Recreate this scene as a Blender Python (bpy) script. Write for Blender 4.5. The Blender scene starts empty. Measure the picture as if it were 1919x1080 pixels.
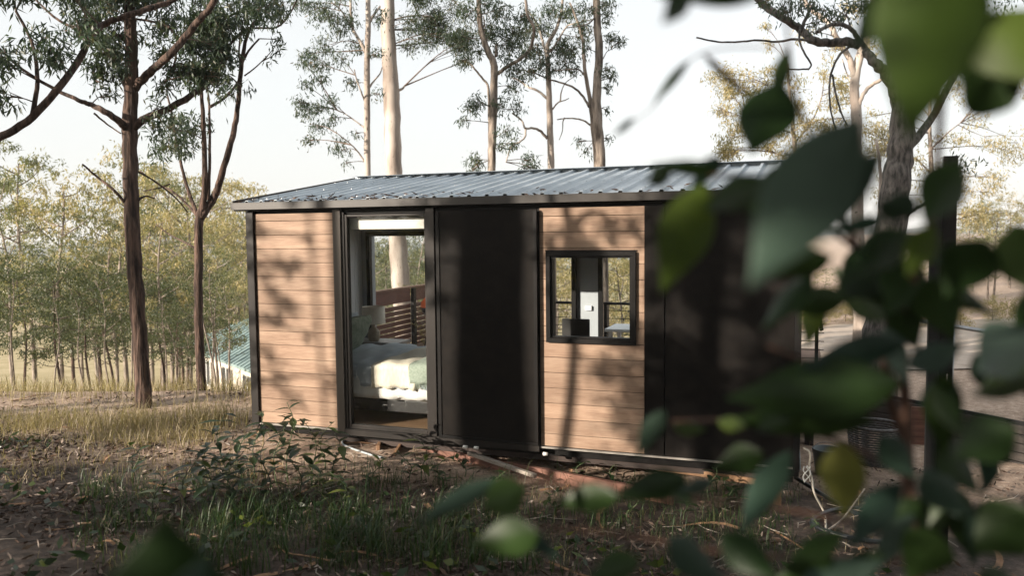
import bpy, math, random
import numpy as np
from mathutils import Vector
R = math.radians
random.seed(7)
rng = np.random.default_rng(7)
scene = bpy.context.scene

# ---------------------------------------------------------------- camera
CX, CY, CZ, YAW, PIT, ROL, F = 5.82348716, -7.44316498, 2.10646015, .348794356, .0674000059, -.0101466017, 1510.025
CAM = np.array([CX, CY, CZ])
FW = np.array([-math.sin(YAW)*math.cos(PIT), math.cos(YAW)*math.cos(PIT), -math.sin(PIT)])
_r = np.array([math.cos(YAW), math.sin(YAW), 0.]); _u = np.cross(_r, FW)
RT = _r*math.cos(ROL)+_u*math.sin(ROL)
UP = -_r*math.sin(ROL)+_u*math.cos(ROL)
cam_d = bpy.data.cameras.new('camera'); cam = bpy.data.objects.new('camera', cam_d)
scene.collection.objects.link(cam); scene.camera = cam
from mathutils import Matrix
cam.matrix_world = Matrix(((RT[0], UP[0], -FW[0], CX), (RT[1], UP[1], -FW[1], CY), (RT[2], UP[2], -FW[2], CZ), (0, 0, 0, 1)))
cam_d.sensor_width = 36; cam_d.lens = F/1919*36
cam_d.clip_start = .02; cam_d.clip_end = 20000
cam_d.dof.use_dof = True; cam_d.dof.focus_distance = 9.0
cam_d.dof.aperture_fstop = cam_d.lens/1000/.0155


def ray(px, py):
    return FW+RT*(px-959.5)/F+UP*(540-py)/F


def at(px, py, D):
    return CAM+ray(px, py)*D


def onz(px, py, z):
    d = ray(px, py); return CAM+d*(z-CZ)/d[2]


def ony(px, py, y):
    d = ray(px, py); return CAM+d*(y-CY)/d[1]


# ---------------------------------------------------------------- world, sun, exposure
SUN_AZ = 38.6; SUN_EL = 16.0                       # light travels towards (+x,+y)
SD = np.array([math.sin(R(SUN_AZ))*math.cos(R(SUN_EL)), math.cos(R(SUN_AZ))*math.cos(R(SUN_EL)), -math.sin(R(SUN_EL))])
world = bpy.data.worlds.new('World'); scene.world = world; world.use_nodes = True
wt = world.node_tree; wt.nodes.clear()
sky = wt.nodes.new('ShaderNodeTexSky'); sky.sky_type = 'NISHITA'; sky.sun_disc = False
sky.sun_elevation = R(SUN_EL); sky.sun_rotation = R(SUN_AZ+180)
sky.air_density = 1.0; sky.dust_density = 3.0; sky.ozone_density = 1.0; sky.altitude = 100
hsv = wt.nodes.new('ShaderNodeHueSaturation'); hsv.inputs['Saturation'].default_value = .42
bg = wt.nodes.new('ShaderNodeBackground'); bg.inputs['Strength'].default_value = .108
wo = wt.nodes.new('ShaderNodeOutputWorld')
hz = wt.nodes.new('ShaderNodeMixRGB'); hz.inputs[0].default_value = .62; hz.inputs[2].default_value = (5.45, 5.55, 5.5, 1)   # thin bright haze over the whole sky
wt.links.new(sky.outputs[0], hsv.inputs['Color']); wt.links.new(hsv.outputs[0], hz.inputs[1]); wt.links.new(hz.outputs[0], bg.inputs[0]); wt.links.new(bg.outputs[0], wo.inputs[0])
sd = bpy.data.lights.new('sun', 'SUN'); sd.energy = 5.0; sd.angle = R(.5); sd.color = (1, .88, .74)
sun = bpy.data.objects.new('sun', sd); scene.collection.objects.link(sun)
sun.rotation_euler = Vector(SD).to_track_quat('-Z', 'Y').to_euler()
scene.view_settings.view_transform = 'Standard'; scene.view_settings.look = 'None'
scene.view_settings.exposure = 1.0; scene.view_settings.gamma = 1
try:
    scene.cycles.max_bounces = 8; scene.cycles.transparent_max_bounces = 12; scene.cycles.caustics_reflective = False
    scene.cycles.sample_clamp_indirect = 4
except Exception:
    pass

# ---------------------------------------------------------------- materials
MATS = {}


def nmat(name):
    m = bpy.data.materials.new(name); m.use_nodes = True
    nt = m.node_tree; b = nt.nodes['Principled BSDF']
    MATS[name] = m
    return m, nt, b


def ramp(nt, fac, stops):
    r = nt.nodes.new('ShaderNodeValToRGB')
    while len(r.color_ramp.elements) < len(stops):
        r.color_ramp.elements.new(.5)
    for e, (p, c) in zip(r.color_ramp.elements, stops):
        e.position = p; e.color = (*c, 1)
    nt.links.new(fac, r.inputs[0]); return r.outputs[0]


def noise(nt, scale, detail=4, mapscale=None, coord='Object', rough=.55, loc=None):
    tc = nt.nodes.new('ShaderNodeTexCoord'); n = nt.nodes.new('ShaderNodeTexNoise')
    n.inputs['Scale'].default_value = scale; n.inputs['Detail'].default_value = detail; n.inputs['Roughness'].default_value = rough
    src = tc.outputs[coord]
    if mapscale:
        mp = nt.nodes.new('ShaderNodeMapping'); mp.inputs['Scale'].default_value = mapscale
        if loc: mp.inputs['Location'].default_value = loc
        nt.links.new(src, mp.inputs[0]); src = mp.outputs[0]
    nt.links.new(src, n.inputs['Vector'])
    return n.outputs[0]


def bump(nt, b, h, strength=.3, dist=.01):
    bp = nt.nodes.new('ShaderNodeBump'); bp.inputs['Strength'].default_value = strength; bp.inputs['Distance'].default_value = dist
    nt.links.new(h, bp.inputs['Height']); nt.links.new(bp.outputs[0], b.inputs['Normal'])


def surf(name, c1, c2, scale=8, mapscale=None, rough=.6, bs=.2, bd=.005, metal=0, spec=.5, detail=5, lo=.3, hi=.7):
    m, nt, b = nmat(name)
    n = noise(nt, scale, detail, mapscale)
    nt.links.new(ramp(nt, n, [(lo, c1), (hi, c2)]), b.inputs['Base Color'])
    b.inputs['Roughness'].default_value = rough; b.inputs['Metallic'].default_value = metal
    b.inputs['Specular IOR Level'].default_value = spec
    if bs: bump(nt, b, n, bs, bd)
    return m


def wood_boards(name, ca, cb, cc):
    # composite timber: long grain streaks, board to board tone shift
    m, nt, b = nmat(name)
    n1 = noise(nt, 6, 8, (1.0, 1, 34)); n2 = noise(nt, 2.2, 3, (.6, 1, 6.6)); n3 = noise(nt, 60, 6, (.35, 1, 8), rough=.7)
    mx = nt.nodes.new('ShaderNodeMath'); mx.operation = 'MULTIPLY_ADD'; mx.inputs[1].default_value = .55
    nt.links.new(n1, mx.inputs[0]); m2 = nt.nodes.new('ShaderNodeMath'); m2.operation = 'MULTIPLY'; m2.inputs[1].default_value = .45
    nt.links.new(n2, m2.inputs[0]); nt.links.new(m2.outputs[0], mx.inputs[2])
    m3 = nt.nodes.new('ShaderNodeMath'); m3.operation = 'MULTIPLY_ADD'; m3.inputs[1].default_value = .25
    nt.links.new(n3, m3.inputs[0]); nt.links.new(mx.outputs[0], m3.inputs[2])
    gi = nt.nodes.new('ShaderNodeNewGeometry'); ri = nt.nodes.new('ShaderNodeMapRange'); ri.inputs[3].default_value = .80; ri.inputs[4].default_value = 1.12
    nt.links.new(gi.outputs['Random Per Island'], ri.inputs[0]); vm = nt.nodes.new('ShaderNodeVectorMath'); vm.operation = 'SCALE'
    nt.links.new(ramp(nt, m3.outputs[0], [(.42, ca), (.60, cb), (.82, cc)]), vm.inputs[0]); nt.links.new(ri.outputs[0], vm.inputs['Scale']); nt.links.new(vm.outputs[0], b.inputs['Base Color'])
    b.inputs['Roughness'].default_value = .62; b.inputs['Specular IOR Level'].default_value = .3
    bump(nt, b, m3.outputs[0], .25, .003)
    return m


wood_boards('cladding_timber', (.18, .108, .072), (.30, .198, .138), (.44, .318, .232))
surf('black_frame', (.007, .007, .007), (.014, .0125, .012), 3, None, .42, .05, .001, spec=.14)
surf('black_panel', (.007, .0062, .0058), (.0135, .0115, .0102), 9, None, .5, .1, .001, spec=.07)
surf('matt_black', (.004, .004, .004), (.008, .008, .008), 5, None, .8, 0)  # plain matt black for wall core, backings, tub bottom and post
surf('fascia_metal', (.026, .022, .020), (.042, .036, .031), 2, None, .4, .05, .001, spec=.4)
surf('post_metal_sunlit', (.085, .075, .065), (.12, .105, .09), 4, (1, 1, .3), .45, .05, .001, spec=.2)  # post metal made lighter, the sunlight on it painted into the colour
surf('post_metal', (.015, .0135, .0125), (.030, .026, .0235), 4, (1, 1, .3), .45, .05, .001, spec=.2)
surf('sill_metal', (.22, .20, .18), (.32, .30, .27), 10, None, .45, 0)
surf('white_paint', (.74, .75, .75), (.82, .82, .82), 4, None, .55, .05, .002)
surf('grey_wall', (.36, .39, .42), (.44, .47, .50), 3, None, .6, 0)
surf('blind_fabric', (.72, .69, .62), (.80, .77, .70), 60, None, .8, .1, .001)
surf('duvet', (.42, .48, .53), (.52, .57, .61), 7, None, .85, .3, .01)
surf('sheet', (.72, .70, .66), (.80, .78, .74), 9, None, .85, .3, .01)
surf('throw_cream', (.66, .60, .48), (.80, .74, .62), 45, (1, 1, .4), .9, .5, .01)
surf('throw_green', (.24, .29, .235), (.36, .41, .34), 40, None, .9, .5, .01)
surf('pillow_green', (.20, .25, .18), (.36, .40, .32), 22, None, .9, .3, .01)
surf('lamp_cream', (.78, .70, .58), (.86, .79, .68), 60, None, .8, .1, .002)
surf('ceramic', (.30, .25, .18), (.42, .36, .27), 30, None, .5, .2, .003)
surf('black_furniture', (.012, .011, .011), (.022, .020, .019), 8, None, .45, .05, .001)
surf('floor_wood', (.20, .12, .07), (.34, .22, .13), 4, (.8, 12, 1), .4, .1, .002)
surf('steel_beam', (.02, .014, .012), (.05, .032, .026), 7, (.5, 1, 3), .75, .3, .004)
surf('plank_red', (.10, .045, .032), (.27, .13, .09), 5, (.5, 2, 4), .75, .4, .006)
surf('plank_grey', (.22, .19, .16), (.38, .33, .28), 6, (.6, 4, 4), .8, .3, .004)
surf('plank_brown', (.20, .11, .06), (.34, .20, .11), 6, (3, 3, .6), .8, .3, .004)
surf('screen_wood', (.075, .028, .020), (.15, .058, .040), 5, (3, .6, 12), .6, .2, .003)
surf('skirt_wood', (.022, .018, .016), (.045, .036, .030), 5, (.6, .6, 8), .7, .2, .003)
surf('deck_wood', (.13, .075, .05), (.22, .13, .085), 5, (.5, 8, 1), .7, .2, .003)
surf('rail_steel', (.30, .31, .32), (.42, .43, .44), 5, None, .35, 0, metal=.8)
surf('hose_grey', (.30, .34, .36), (.40, .44, .46), 20, None, .5, 0)
surf('hose_black', (.012, .014, .016), (.02, .024, .027), 20, None, .35, 0)
surf('orange_enamel', (.62, .10, .02), (.72, .14, .03), 5, None, .35, 0)
surf('bark_brown', (.022, .013, .010), (.15, .095, .072), 22, (1, 1, .10), .95, 1.0, .05, detail=10, lo=.38, hi=.66)
surf('bark_grey', (.075, .058, .045), (.36, .30, .25), 13, (1, 1, .2), .9, .8, .03, detail=10, lo=.36, hi=.64)
surf('bark_mottled_shaded', (.035, .032, .028), (.17, .15, .135), 17, (1, 1, .3), .9, .8, .03, detail=9, lo=.38, hi=.62)  # mottled grey bark, darkened to paint in the shade on the trunk
surf('twig_bark', (.09, .065, .05), (.19, .14, .11), 20, None, .9, 0)
surf('far_wall', (.52, .47, .40), (.62, .56, .49), 2, None, .8, 0)
surf('far_glass', (.03, .035, .04), (.06, .06, .065), 2, None, .15, 0)
surf('teal_roof', (.15, .22, .22), (.24, .32, .32), 1.5, None, .5, 0)
surf('stem_brown', (.06, .03, .02), (.13, .065, .04), 30, None, .7, .2, .002)
surf('stem_green', (.05, .08, .03), (.09, .12, .05), 30, None, .6, 0)
surf('wicker', (.06, .055, .055), (.16, .15, .15), 40, None, .5, .2, .003)
surf('bucket_teal', (.06, .09, .095), (.10, .13, .14), 10, None, .4, 0)
surf('rope', (.40, .36, .30), (.55, .50, .42), 90, None, .9, .3, .002)
surf('red_cap', (.5, .03, .03), (.55, .05, .05), 5, None, .5, 0)
surf('hill_far', (.035, .055, .060), (.06, .085, .085), .02, None, 1, 0)
surf('driveway_gravel', (.36, .29, .235), (.48, .40, .33), 3, None, .95, .3, .01)

# smooth gum bark: pale with pink brown streaks, dark scars
m, nt, b = nmat('bark_smooth')
n1 = noise(nt, 3.2, 5, (1, 1, .22)); n2 = noise(nt, 9, 3, (1, 1, .5)); n3 = noise(nt, 26, 2, (1, 1, .35))
c1 = ramp(nt, n1, [(.30, (.15, .115, .09)), (.46, (.32, .265, .225)), (.56, (.42, .36, .31)), (.72, (.56, .50, .44))])
mixn = nt.nodes.new('ShaderNodeMixRGB'); mixn.blend_type = 'MULTIPLY'; mixn.inputs[0].default_value = 1
nt.links.new(c1, mixn.inputs[1]); nt.links.new(ramp(nt, n3, [(.27, (.22, .18, .16)), (.34, (1, 1, 1))]), mixn.inputs[2])
nt.links.new(mixn.outputs[0], b.inputs['Base Color']); b.inputs['Roughness'].default_value = .75; bump(nt, b, n2, .35, .01)

# roof sheet: galvanised steel
m, nt, b = nmat('roof_steel')
n1 = noise(nt, 2.5, 5, (3, .6, 1)); n2 = noise(nt, 30, 4)
nt.links.new(ramp(nt, n1, [(.3, (.32, .37, .41)), (.7, (.47, .53, .58))]), b.inputs['Base Color'])
b.inputs['Metallic'].default_value = .3
nt.links.new(ramp(nt, n2, [(.3, (.32, .32, .32)), (.7, (.5, .5, .5))]), b.inputs['Roughness'])

# glass: clear pane with mirror reflection by fresnel
m = bpy.data.materials.new('pane_glass'); m.use_nodes = True; MATS['pane_glass'] = m
nt = m.node_tree; nt.nodes.clear()
o = nt.nodes.new('ShaderNodeOutputMaterial'); tr = nt.nodes.new('ShaderNodeBsdfTransparent'); gl = nt.nodes.new('ShaderNodeBsdfGlossy')
lw = nt.nodes.new('ShaderNodeLayerWeight'); pw = nt.nodes.new('ShaderNodeMath'); pw.operation = 'POWER'; pw.inputs[1].default_value = 5; fr = nt.nodes.new('ShaderNodeMath'); fr.operation = 'MULTIPLY_ADD'; fr.inputs[1].default_value = .9; fr.inputs[2].default_value = .025; lw.inputs['Blend'].default_value = .5; nt.links.new(lw.outputs['Facing'], pw.inputs[0]); nt.links.new(pw.outputs[0], fr.inputs[0]); mx = nt.nodes.new('ShaderNodeMixShader'); gl.inputs['Roughness'].default_value = .0
tr.inputs[0].default_value = (.97, .98, .98, 1)
nt.links.new(fr.outputs[0], mx.inputs[0]); nt.links.new(tr.outputs[0], mx.inputs[1]); nt.links.new(gl.outputs[0], mx.inputs[2]); nt.links.new(mx.outputs[0], o.inputs[0])


def leafmat(name, stops, trans=.35, rough=.45, spec=.4, tcol=(1.0, 1.1, .5), vein=False):
    m = bpy.data.materials.new(name); m.use_nodes = True; MATS[name] = m
    nt = m.node_tree; b = nt.nodes['Principled BSDF']; out = nt.nodes['Material Output']
    at_ = nt.nodes.new('ShaderNodeAttribute'); at_.attribute_name = 'rnd'
    col = ramp(nt, at_.outputs['Fac'], stops)
    if vein:
        n = noise(nt, 14, 4)
        mm = nt.nodes.new('ShaderNodeMixRGB'); mm.blend_type = 'MULTIPLY'; mm.inputs[0].default_value = .8
        nt.links.new(col, mm.inputs[1]); nt.links.new(ramp(nt, n, [(.3, (.6, .6, .6)), (.7, (1.15, 1.15, 1.1))]), mm.inputs[2]); col = mm.outputs[0]
        bump(nt, b, n, .3, .003)
    nt.links.new(col, b.inputs['Base Color']); b.inputs['Roughness'].default_value = rough; b.inputs['Specular IOR Level'].default_value = spec
    t = nt.nodes.new('ShaderNodeBsdfTranslucent')
    mc = nt.nodes.new('ShaderNodeMixRGB'); mc.blend_type = 'MULTIPLY'; mc.inputs[0].default_value = 1; mc.inputs[2].default_value = (*tcol, 1)
    nt.links.new(col, mc.inputs[1]); nt.links.new(mc.outputs[0], t.inputs[0])
    mx = nt.nodes.new('ShaderNodeMixShader'); mx.inputs[0].default_value = trans
    nt.links.new(b.outputs[0], mx.inputs[1]); nt.links.new(t.outputs[0], mx.inputs[2]); nt.links.new(mx.outputs[0], out.inputs[0])
    return m


leafmat('gum_leaf', [(0, (.035, .060, .045)), (.5, (.065, .095, .068)), (.85, (.10, .12, .07)), (1, (.20, .13, .07))])
leafmat('gum_leaf_dark', [(0, (.028, .050, .030)), (.6, (.05, .075, .04)), (1, (.13, .10, .045))])
leafmat('gum_leaf_gold', [(0, (.15, .15, .07)), (.5, (.35, .295, .155)), (1, (.56, .44, .27))], trans=.4)
leafmat('bush_leaf', [(0, (.035, .055, .022)), (.6, (.075, .09, .04)), (1, (.14, .13, .06))])
leafmat('far_leaf', [(0, (.08, .10, .055)), (.5, (.17, .18, .09)), (1, (.32, .28, .16))])
leafmat('dry_grass', [(0, (.17, .15, .07)), (.5, (.36, .285, .17)), (1, (.55, .45, .31))])
leafmat('green_grass', [(0, (.016, .042, .014)), (.6, (.040, .078, .024)), (.93, (.08, .09, .035)), (1, (.26, .21, .11))])
leafmat('litter', [(0, (.03, .018, .013)), (.5, (.085, .052, .038)), (.85, (.19, .13, .10)), (1, (.42, .35, .30))], trans=.05, rough=.7)
leafmat('seedling_leaf', [(0, (.018, .035, .014)), (.5, (.035, .06, .022)), (1, (.16, .19, .04))], rough=.35)
leafmat('shrub_leaf_sky_sheen', [(0, (.045, .088, .066)), (1, (.09, .14, .108))], trans=.35, rough=.42, spec=.35, vein=True)  # sky reflection painted into the leaf colour as teal
leafmat('shrub_leaf_dark', [(0, (.020, .048, .014)), (1, (.045, .085, .022))], trans=.35, rough=.42, spec=.4, vein=True)
leafmat('shrub_leaf_green', [(0, (.075, .13, .020)), (1, (.14, .19, .03))], trans=.5, rough=.45, vein=True, tcol=(1.1, 1.1, .4))
leafmat('shrub_leaf_yellow', [(0, (.13, .15, .03)), (1, (.24, .24, .05))], trans=.55, rough=.5, vein=True, tcol=(1.15, 1.0, .4))

# ground: pinkish dirt, bark and litter tones
m, nt, b = nmat('ground_dirt')
n1 = noise(nt, .5, 6); n2 = noise(nt, 9, 8, rough=.7); n3 = noise(nt, 45, 5, rough=.7)
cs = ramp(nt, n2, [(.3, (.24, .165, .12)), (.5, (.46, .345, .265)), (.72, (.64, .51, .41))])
cd_ = ramp(nt, n2, [(.3, (.026, .018, .013)), (.5, (.065, .046, .035)), (.72, (.15, .11, .088))])      # leaf mould, with the foreground shade painted into its dark tone
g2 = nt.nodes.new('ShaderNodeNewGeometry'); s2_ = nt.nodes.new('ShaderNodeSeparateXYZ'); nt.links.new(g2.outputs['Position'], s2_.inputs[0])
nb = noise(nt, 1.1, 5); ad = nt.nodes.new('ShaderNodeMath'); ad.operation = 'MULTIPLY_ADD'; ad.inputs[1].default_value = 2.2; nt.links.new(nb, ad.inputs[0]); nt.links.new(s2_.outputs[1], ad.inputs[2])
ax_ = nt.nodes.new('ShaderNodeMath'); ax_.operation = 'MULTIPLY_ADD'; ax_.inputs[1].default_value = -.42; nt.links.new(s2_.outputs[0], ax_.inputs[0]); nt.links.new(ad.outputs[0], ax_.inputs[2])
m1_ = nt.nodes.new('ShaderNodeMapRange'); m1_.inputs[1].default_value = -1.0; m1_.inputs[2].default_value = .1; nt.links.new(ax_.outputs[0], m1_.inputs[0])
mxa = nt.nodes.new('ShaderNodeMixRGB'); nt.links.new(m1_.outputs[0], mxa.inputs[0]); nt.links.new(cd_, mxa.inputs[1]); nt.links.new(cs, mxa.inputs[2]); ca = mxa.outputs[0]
cb = ramp(nt, n3, [(.3, (.45, .40, .36)), (.65, (1.1, 1.08, 1.05))])
mu = nt.nodes.new('ShaderNodeMixRGB'); mu.blend_type = 'MULTIPLY'; mu.inputs[0].default_value = .85
nt.links.new(ca, mu.inputs[1]); nt.links.new(cb, mu.inputs[2])
geo = nt.nodes.new('ShaderNodeNewGeometry'); sep = nt.nodes.new('ShaderNodeSeparateXYZ'); nt.links.new(geo.outputs['Position'], sep.inputs[0])
mr = nt.nodes.new('ShaderNodeMapRange'); mr.inputs[1].default_value = -1.2; mr.inputs[2].default_value = -3.2
nt.links.new(sep.outputs[2], mr.inputs[0])
mf = nt.nodes.new('ShaderNodeMixRGB'); nt.links.new(mr.outputs[0], mf.inputs[0]); nt.links.new(mu.outputs[0], mf.inputs[1])
nt.links.new(ramp(nt, n1, [(.35, (.34, .27, .13)), (.65, (.46, .37, .21))]), mf.inputs[2])
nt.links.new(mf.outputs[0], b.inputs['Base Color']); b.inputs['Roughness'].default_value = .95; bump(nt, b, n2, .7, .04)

# ---------------------------------------------------------------- object helpers
COL = scene.collection


def setp(o, label=None, cat=None, group=None, kind=None):
    if label: o['label'] = label
    if cat: o['category'] = cat
    if group: o['group'] = group
    if kind: o['kind'] = kind
    return o


def thing(name, label, cat, loc=(0, 0, 0), group=None):
    o = bpy.data.objects.new(name, None); COL.objects.link(o); o.location = Vector([float(v) for v in loc]); o.empty_display_size = .1
    return setp(o, label, cat, group)


class MB:
    def __init__(s): s.v = []; s.f = []; s.n = 0

    def add(s, v, f):
        s.v += [tuple(map(float, p)) for p in v]; s.f += [tuple(i+s.n for i in q) for q in f]; s.n += len(v); return s

    def box(s, x0, x1, y0, y1, z0, z1):
        v = [(x, y, z) for z in (z0, z1) for x, y in ((x0, y0), (x1, y0), (x1, y1), (x0, y1))]
        return s.add(v, [(3, 2, 1, 0), (4, 5, 6, 7), (0, 1, 5, 4), (1, 2, 6, 5), (2, 3, 7, 6), (3, 0, 4, 7)])

    def bar(s, a, b, w, h, up=(0, 0, 1)):
        a = np.array(a, float); b = np.array(b, float); d = b-a; d /= np.linalg.norm(d)
        sx = np.cross(d, up); sx /= np.linalg.norm(sx)+1e-9; uz = np.cross(sx, d)
        v = [p+sx*i*w/2+uz*j*h/2 for p in (a, b) for i, j in ((-1, -1), (1, -1), (1, 1), (-1, 1))]
        return s.add(v, [(3, 2, 1, 0), (4, 5, 6, 7), (0, 1, 5, 4), (1, 2, 6, 5), (2, 3, 7, 6), (3, 0, 4, 7)])

    def tube(s, pts, rad, seg=8, cap=True, rough=0):
        pts = [np.array(p, float) for p in pts]; n = len(pts)
        if np.isscalar(rad): rad = [rad]*n
        v = []; ref = None
        for i in range(n):
            d = pts[min(i+1, n-1)]-pts[max(i-1, 0)]; d /= np.linalg.norm(d)+1e-9
            if ref is None:
                ref = np.cross(d, (0, 0, 1) if abs(d[2]) < .9 else (1, 0, 0))
            ref = ref-d*np.dot(ref, d); ref /= np.linalg.norm(ref)+1e-9; bi = np.cross(d, ref)
            for k in range(seg):
                a = 2*math.pi*k/seg; rr = rad[i]*(1+(rough*(random.random()-.5) if rough else 0))
                v.append(pts[i]+(ref*math.cos(a)+bi*math.sin(a))*rr)
        f = [(i*seg+k, i*seg+(k+1) % seg, (i+1)*seg+(k+1) % seg, (i+1)*seg+k) for i in range(n-1) for k in range(seg)]
        if cap: f += [tuple(range(seg))[::-1], tuple((n-1)*seg+k for k in range(seg))]
        return s.add(v, f)

    def lathe(s, prof, c=(0, 0, 0), seg=24):
        v = [(c[0]+r*math.cos(2*math.pi*k/seg), c[1]+r*math.sin(2*math.pi*k/seg), c[2]+z) for r, z in prof for k in range(seg)]
        f = [(i*seg+k, i*seg+(k+1) % seg, (i+1)*seg+(k+1) % seg, (i+1)*seg+k) for i in range(len(prof)-1) for k in range(seg)]
        return s.add(v, f)

    def build(s, name, mat, parent=None, smooth=False, bevel=0):
        return mkobj(name, np.array(s.v), s.f, mat, parent, smooth, bevel)


def mkobj(name, V, Fs, mat, parent=None, smooth=False, bevel=0, rnd=None):
    me = bpy.data.meshes.new(name)
    V = np.asarray(V, float)
    off = np.array(parent.location) if parent is not None and parent.parent is None else (np.zeros(3) if parent is None else np.array(parent.parent.location)+np.array(parent.location))
    V = V-off
    if isinstance(Fs, np.ndarray):
        nf, k = Fs.shape
        me.vertices.add(len(V)); me.vertices.foreach_set('co', V.astype(np.float32).ravel())
        me.loops.add(nf*k); me.loops.foreach_set('vertex_index', Fs.astype(np.int32).ravel())
        me.polygons.add(nf); me.polygons.foreach_set('loop_start', (np.arange(nf)*k).astype(np.int32))
        me.update(calc_edges=True)
    else:
        me.from_pydata([tuple(p) for p in V], [], Fs); me.update()
    if rnd is not None:
        a = me.attributes.new('rnd', 'FLOAT', 'FACE'); a.data.foreach_set('value', np.asarray(rnd, np.float32))
    if smooth: me.polygons.foreach_set('use_smooth', [True]*len(me.polygons))
    me.materials.append(MATS[mat])
    o = bpy.data.objects.new(name, me); COL.objects.link(o)
    if parent is not None: o.parent = parent
    if bevel:
        bm = o.modifiers.new('bevel', 'BEVEL'); bm.width = bevel; bm.segments = 2; bm.limit_method = 'ANGLE'
    return o


def smoothpts(P, n=4):
    P = [np.array(p, float) for p in P]
    if len(P) < 3: return [P[0]+(P[-1]-P[0])*t for t in np.linspace(0, 1, n+1)]
    Q = [2*P[0]-P[1]]+P+[2*P[-1]-P[-2]]; out = []
    for i in range(1, len(Q)-2):
        for t in np.arange(n)/n:
            a, b, c, d = Q[i-1:i+3]
            out.append(.5*(2*b+(c-a)*t+(2*a-5*b+4*c-d)*t*t+(3*b-3*c+d-a)*t**3))
    out.append(P[-1]); return out


def copy_tree(o, parent=None):
    c = o.copy(); COL.objects.link(c); c.parent = parent
    for ch in list(o.children): copy_tree(ch, c)
    return c


def leaves_mesh(C, L, W, dirs, droop=None):
    """pointed leaf quads: centres C (n,3), lengths L, widths W, directions dirs (n,3)"""
    n = len(C); d = dirs/np.linalg.norm(dirs, axis=1)[:, None]
    a = rng.normal(size=(n, 3)); s = np.cross(d, a); s /= np.linalg.norm(s, axis=1)[:, None]+1e-9
    p0 = C; p2 = C+d*L[:, None]; mid = C+d*(L*.42)[:, None]
    p1 = mid+s*(W/2)[:, None]; p3 = mid-s*(W/2)[:, None]
    V = np.stack([p0, p1, p2, p3], 1).reshape(-1, 3)
    Fs = np.arange(4*n).reshape(n, 4)
    return V, Fs


def foliage(name, centres, rads, nper, mat, parent, leaf=(.11, .024), hang=.75, flat=.8, tone=None):
    """sprays of leaves: each cluster breaks into sprays, each spray into hanging leaves"""
    CC, LL, WW, DD, RR = [], [], [], [], []
    for k, (c, r, n) in enumerate(zip(centres, rads, nper)):
        ns = max(2, int(n/16)); per = max(1, n//ns)
        sp = rng.normal(size=(ns, 3)); sp /= np.linalg.norm(sp, axis=1)[:, None]; sp *= (rng.random(ns)**.45)[:, None]*r; sp[:, 2] *= flat
        for q in sp:
            s_r = r*.20*(.6+rng.random())+.06
            off = rng.normal(size=(per, 3))*s_r*.6; off[:, 2] *= .9
            ln = leaf[0]*(.6+.7*rng.random(per))
            dd = rng.normal(size=(per, 3))*.55; dd[:, 2] -= hang
            CC.append(c+q+off); LL.append(ln); WW.append(leaf[1]*(.7+.6*rng.random(per))); DD.append(dd)
            base = rng.random()*.55 if tone is None else tone
            RR.append(np.clip(base+rng.random(per)*.45, 0, 1))
    V, Fs = leaves_mesh(np.concatenate(CC), np.concatenate(LL), np.concatenate(WW), np.concatenate(DD))
    return mkobj(name, V, Fs, mat, parent, rnd=np.concatenate(RR))


# ---------------------------------------------------------------- terrain
def sstep(a, b, x):
    t = np.clip((x-a)/(b-a), 0, 1); return t*t*(3-2*t)


def gz(x, y):
    x = np.asarray(x, float); y = np.asarray(y, float)
    dx = x-CX; dy = y-CY
    D = -dx*math.sin(YAW)+dy*math.cos(YAW); U = dx*math.cos(YAW)+dy*math.sin(YAW)
    near = -.13-.042*np.clip(x, -2, 7)+.10*np.clip(-1.2-y, 0, 9)+.05*np.clip(-9-y, 0, 60)
    near = near-.03*np.clip(y-1, 0, 4)+.025*np.sin(x*1.3+.5)*np.cos(y*1.7)+.012*np.sin(x*4.1)*np.sin(y*3.7+1)
    dirf = 1-sstep(.18, .40, U/np.maximum(D, 1))
    drop = .20*np.clip(D-11.2, 0, 26)+.14*np.clip(D-37, 0, 25)+.05*np.clip(D-62, 0, 120)+.012*np.clip(D-182, 0, 4000)
    back = sstep(0, 1, (D-9)/3)
    rr = .012*np.clip(D-26, 0, 60)
    return near-back*(drop*dirf+rr*(1-dirf))


def grid(name, xs, ys, zf, mat, kind='structure', smooth=True):
    X, Y = np.meshgrid(xs, ys); Z = zf(X, Y)
    V = np.stack([X, Y, Z], -1).reshape(-1, 3); nx = len(xs); ny = len(ys)
    i = np.arange((ny-1)*nx).reshape(ny-1, nx)[:, :-1].ravel()
    Fs = np.stack([i, i+1, i+nx+1, i+nx], 1)
    o = mkobj(name, V, Fs, mat, None, smooth); o['kind'] = kind; return o


def axis(lo, hi, fine_lo, fine_hi, step, grow=1.18):
    a = list(np.arange(fine_lo, fine_hi, step)); s = step
    while a[-1] < hi: s *= grow; a.append(a[-1]+s)
    s = step
    while a[0] > lo: s *= grow; a.insert(0, a[0]-s)
    return np.array(a)


grid('ground', axis(-1000, 1000, -8, 9, .14), axis(-280, 1000, -8, 5, .14), gz, 'ground_dirt')
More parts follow.
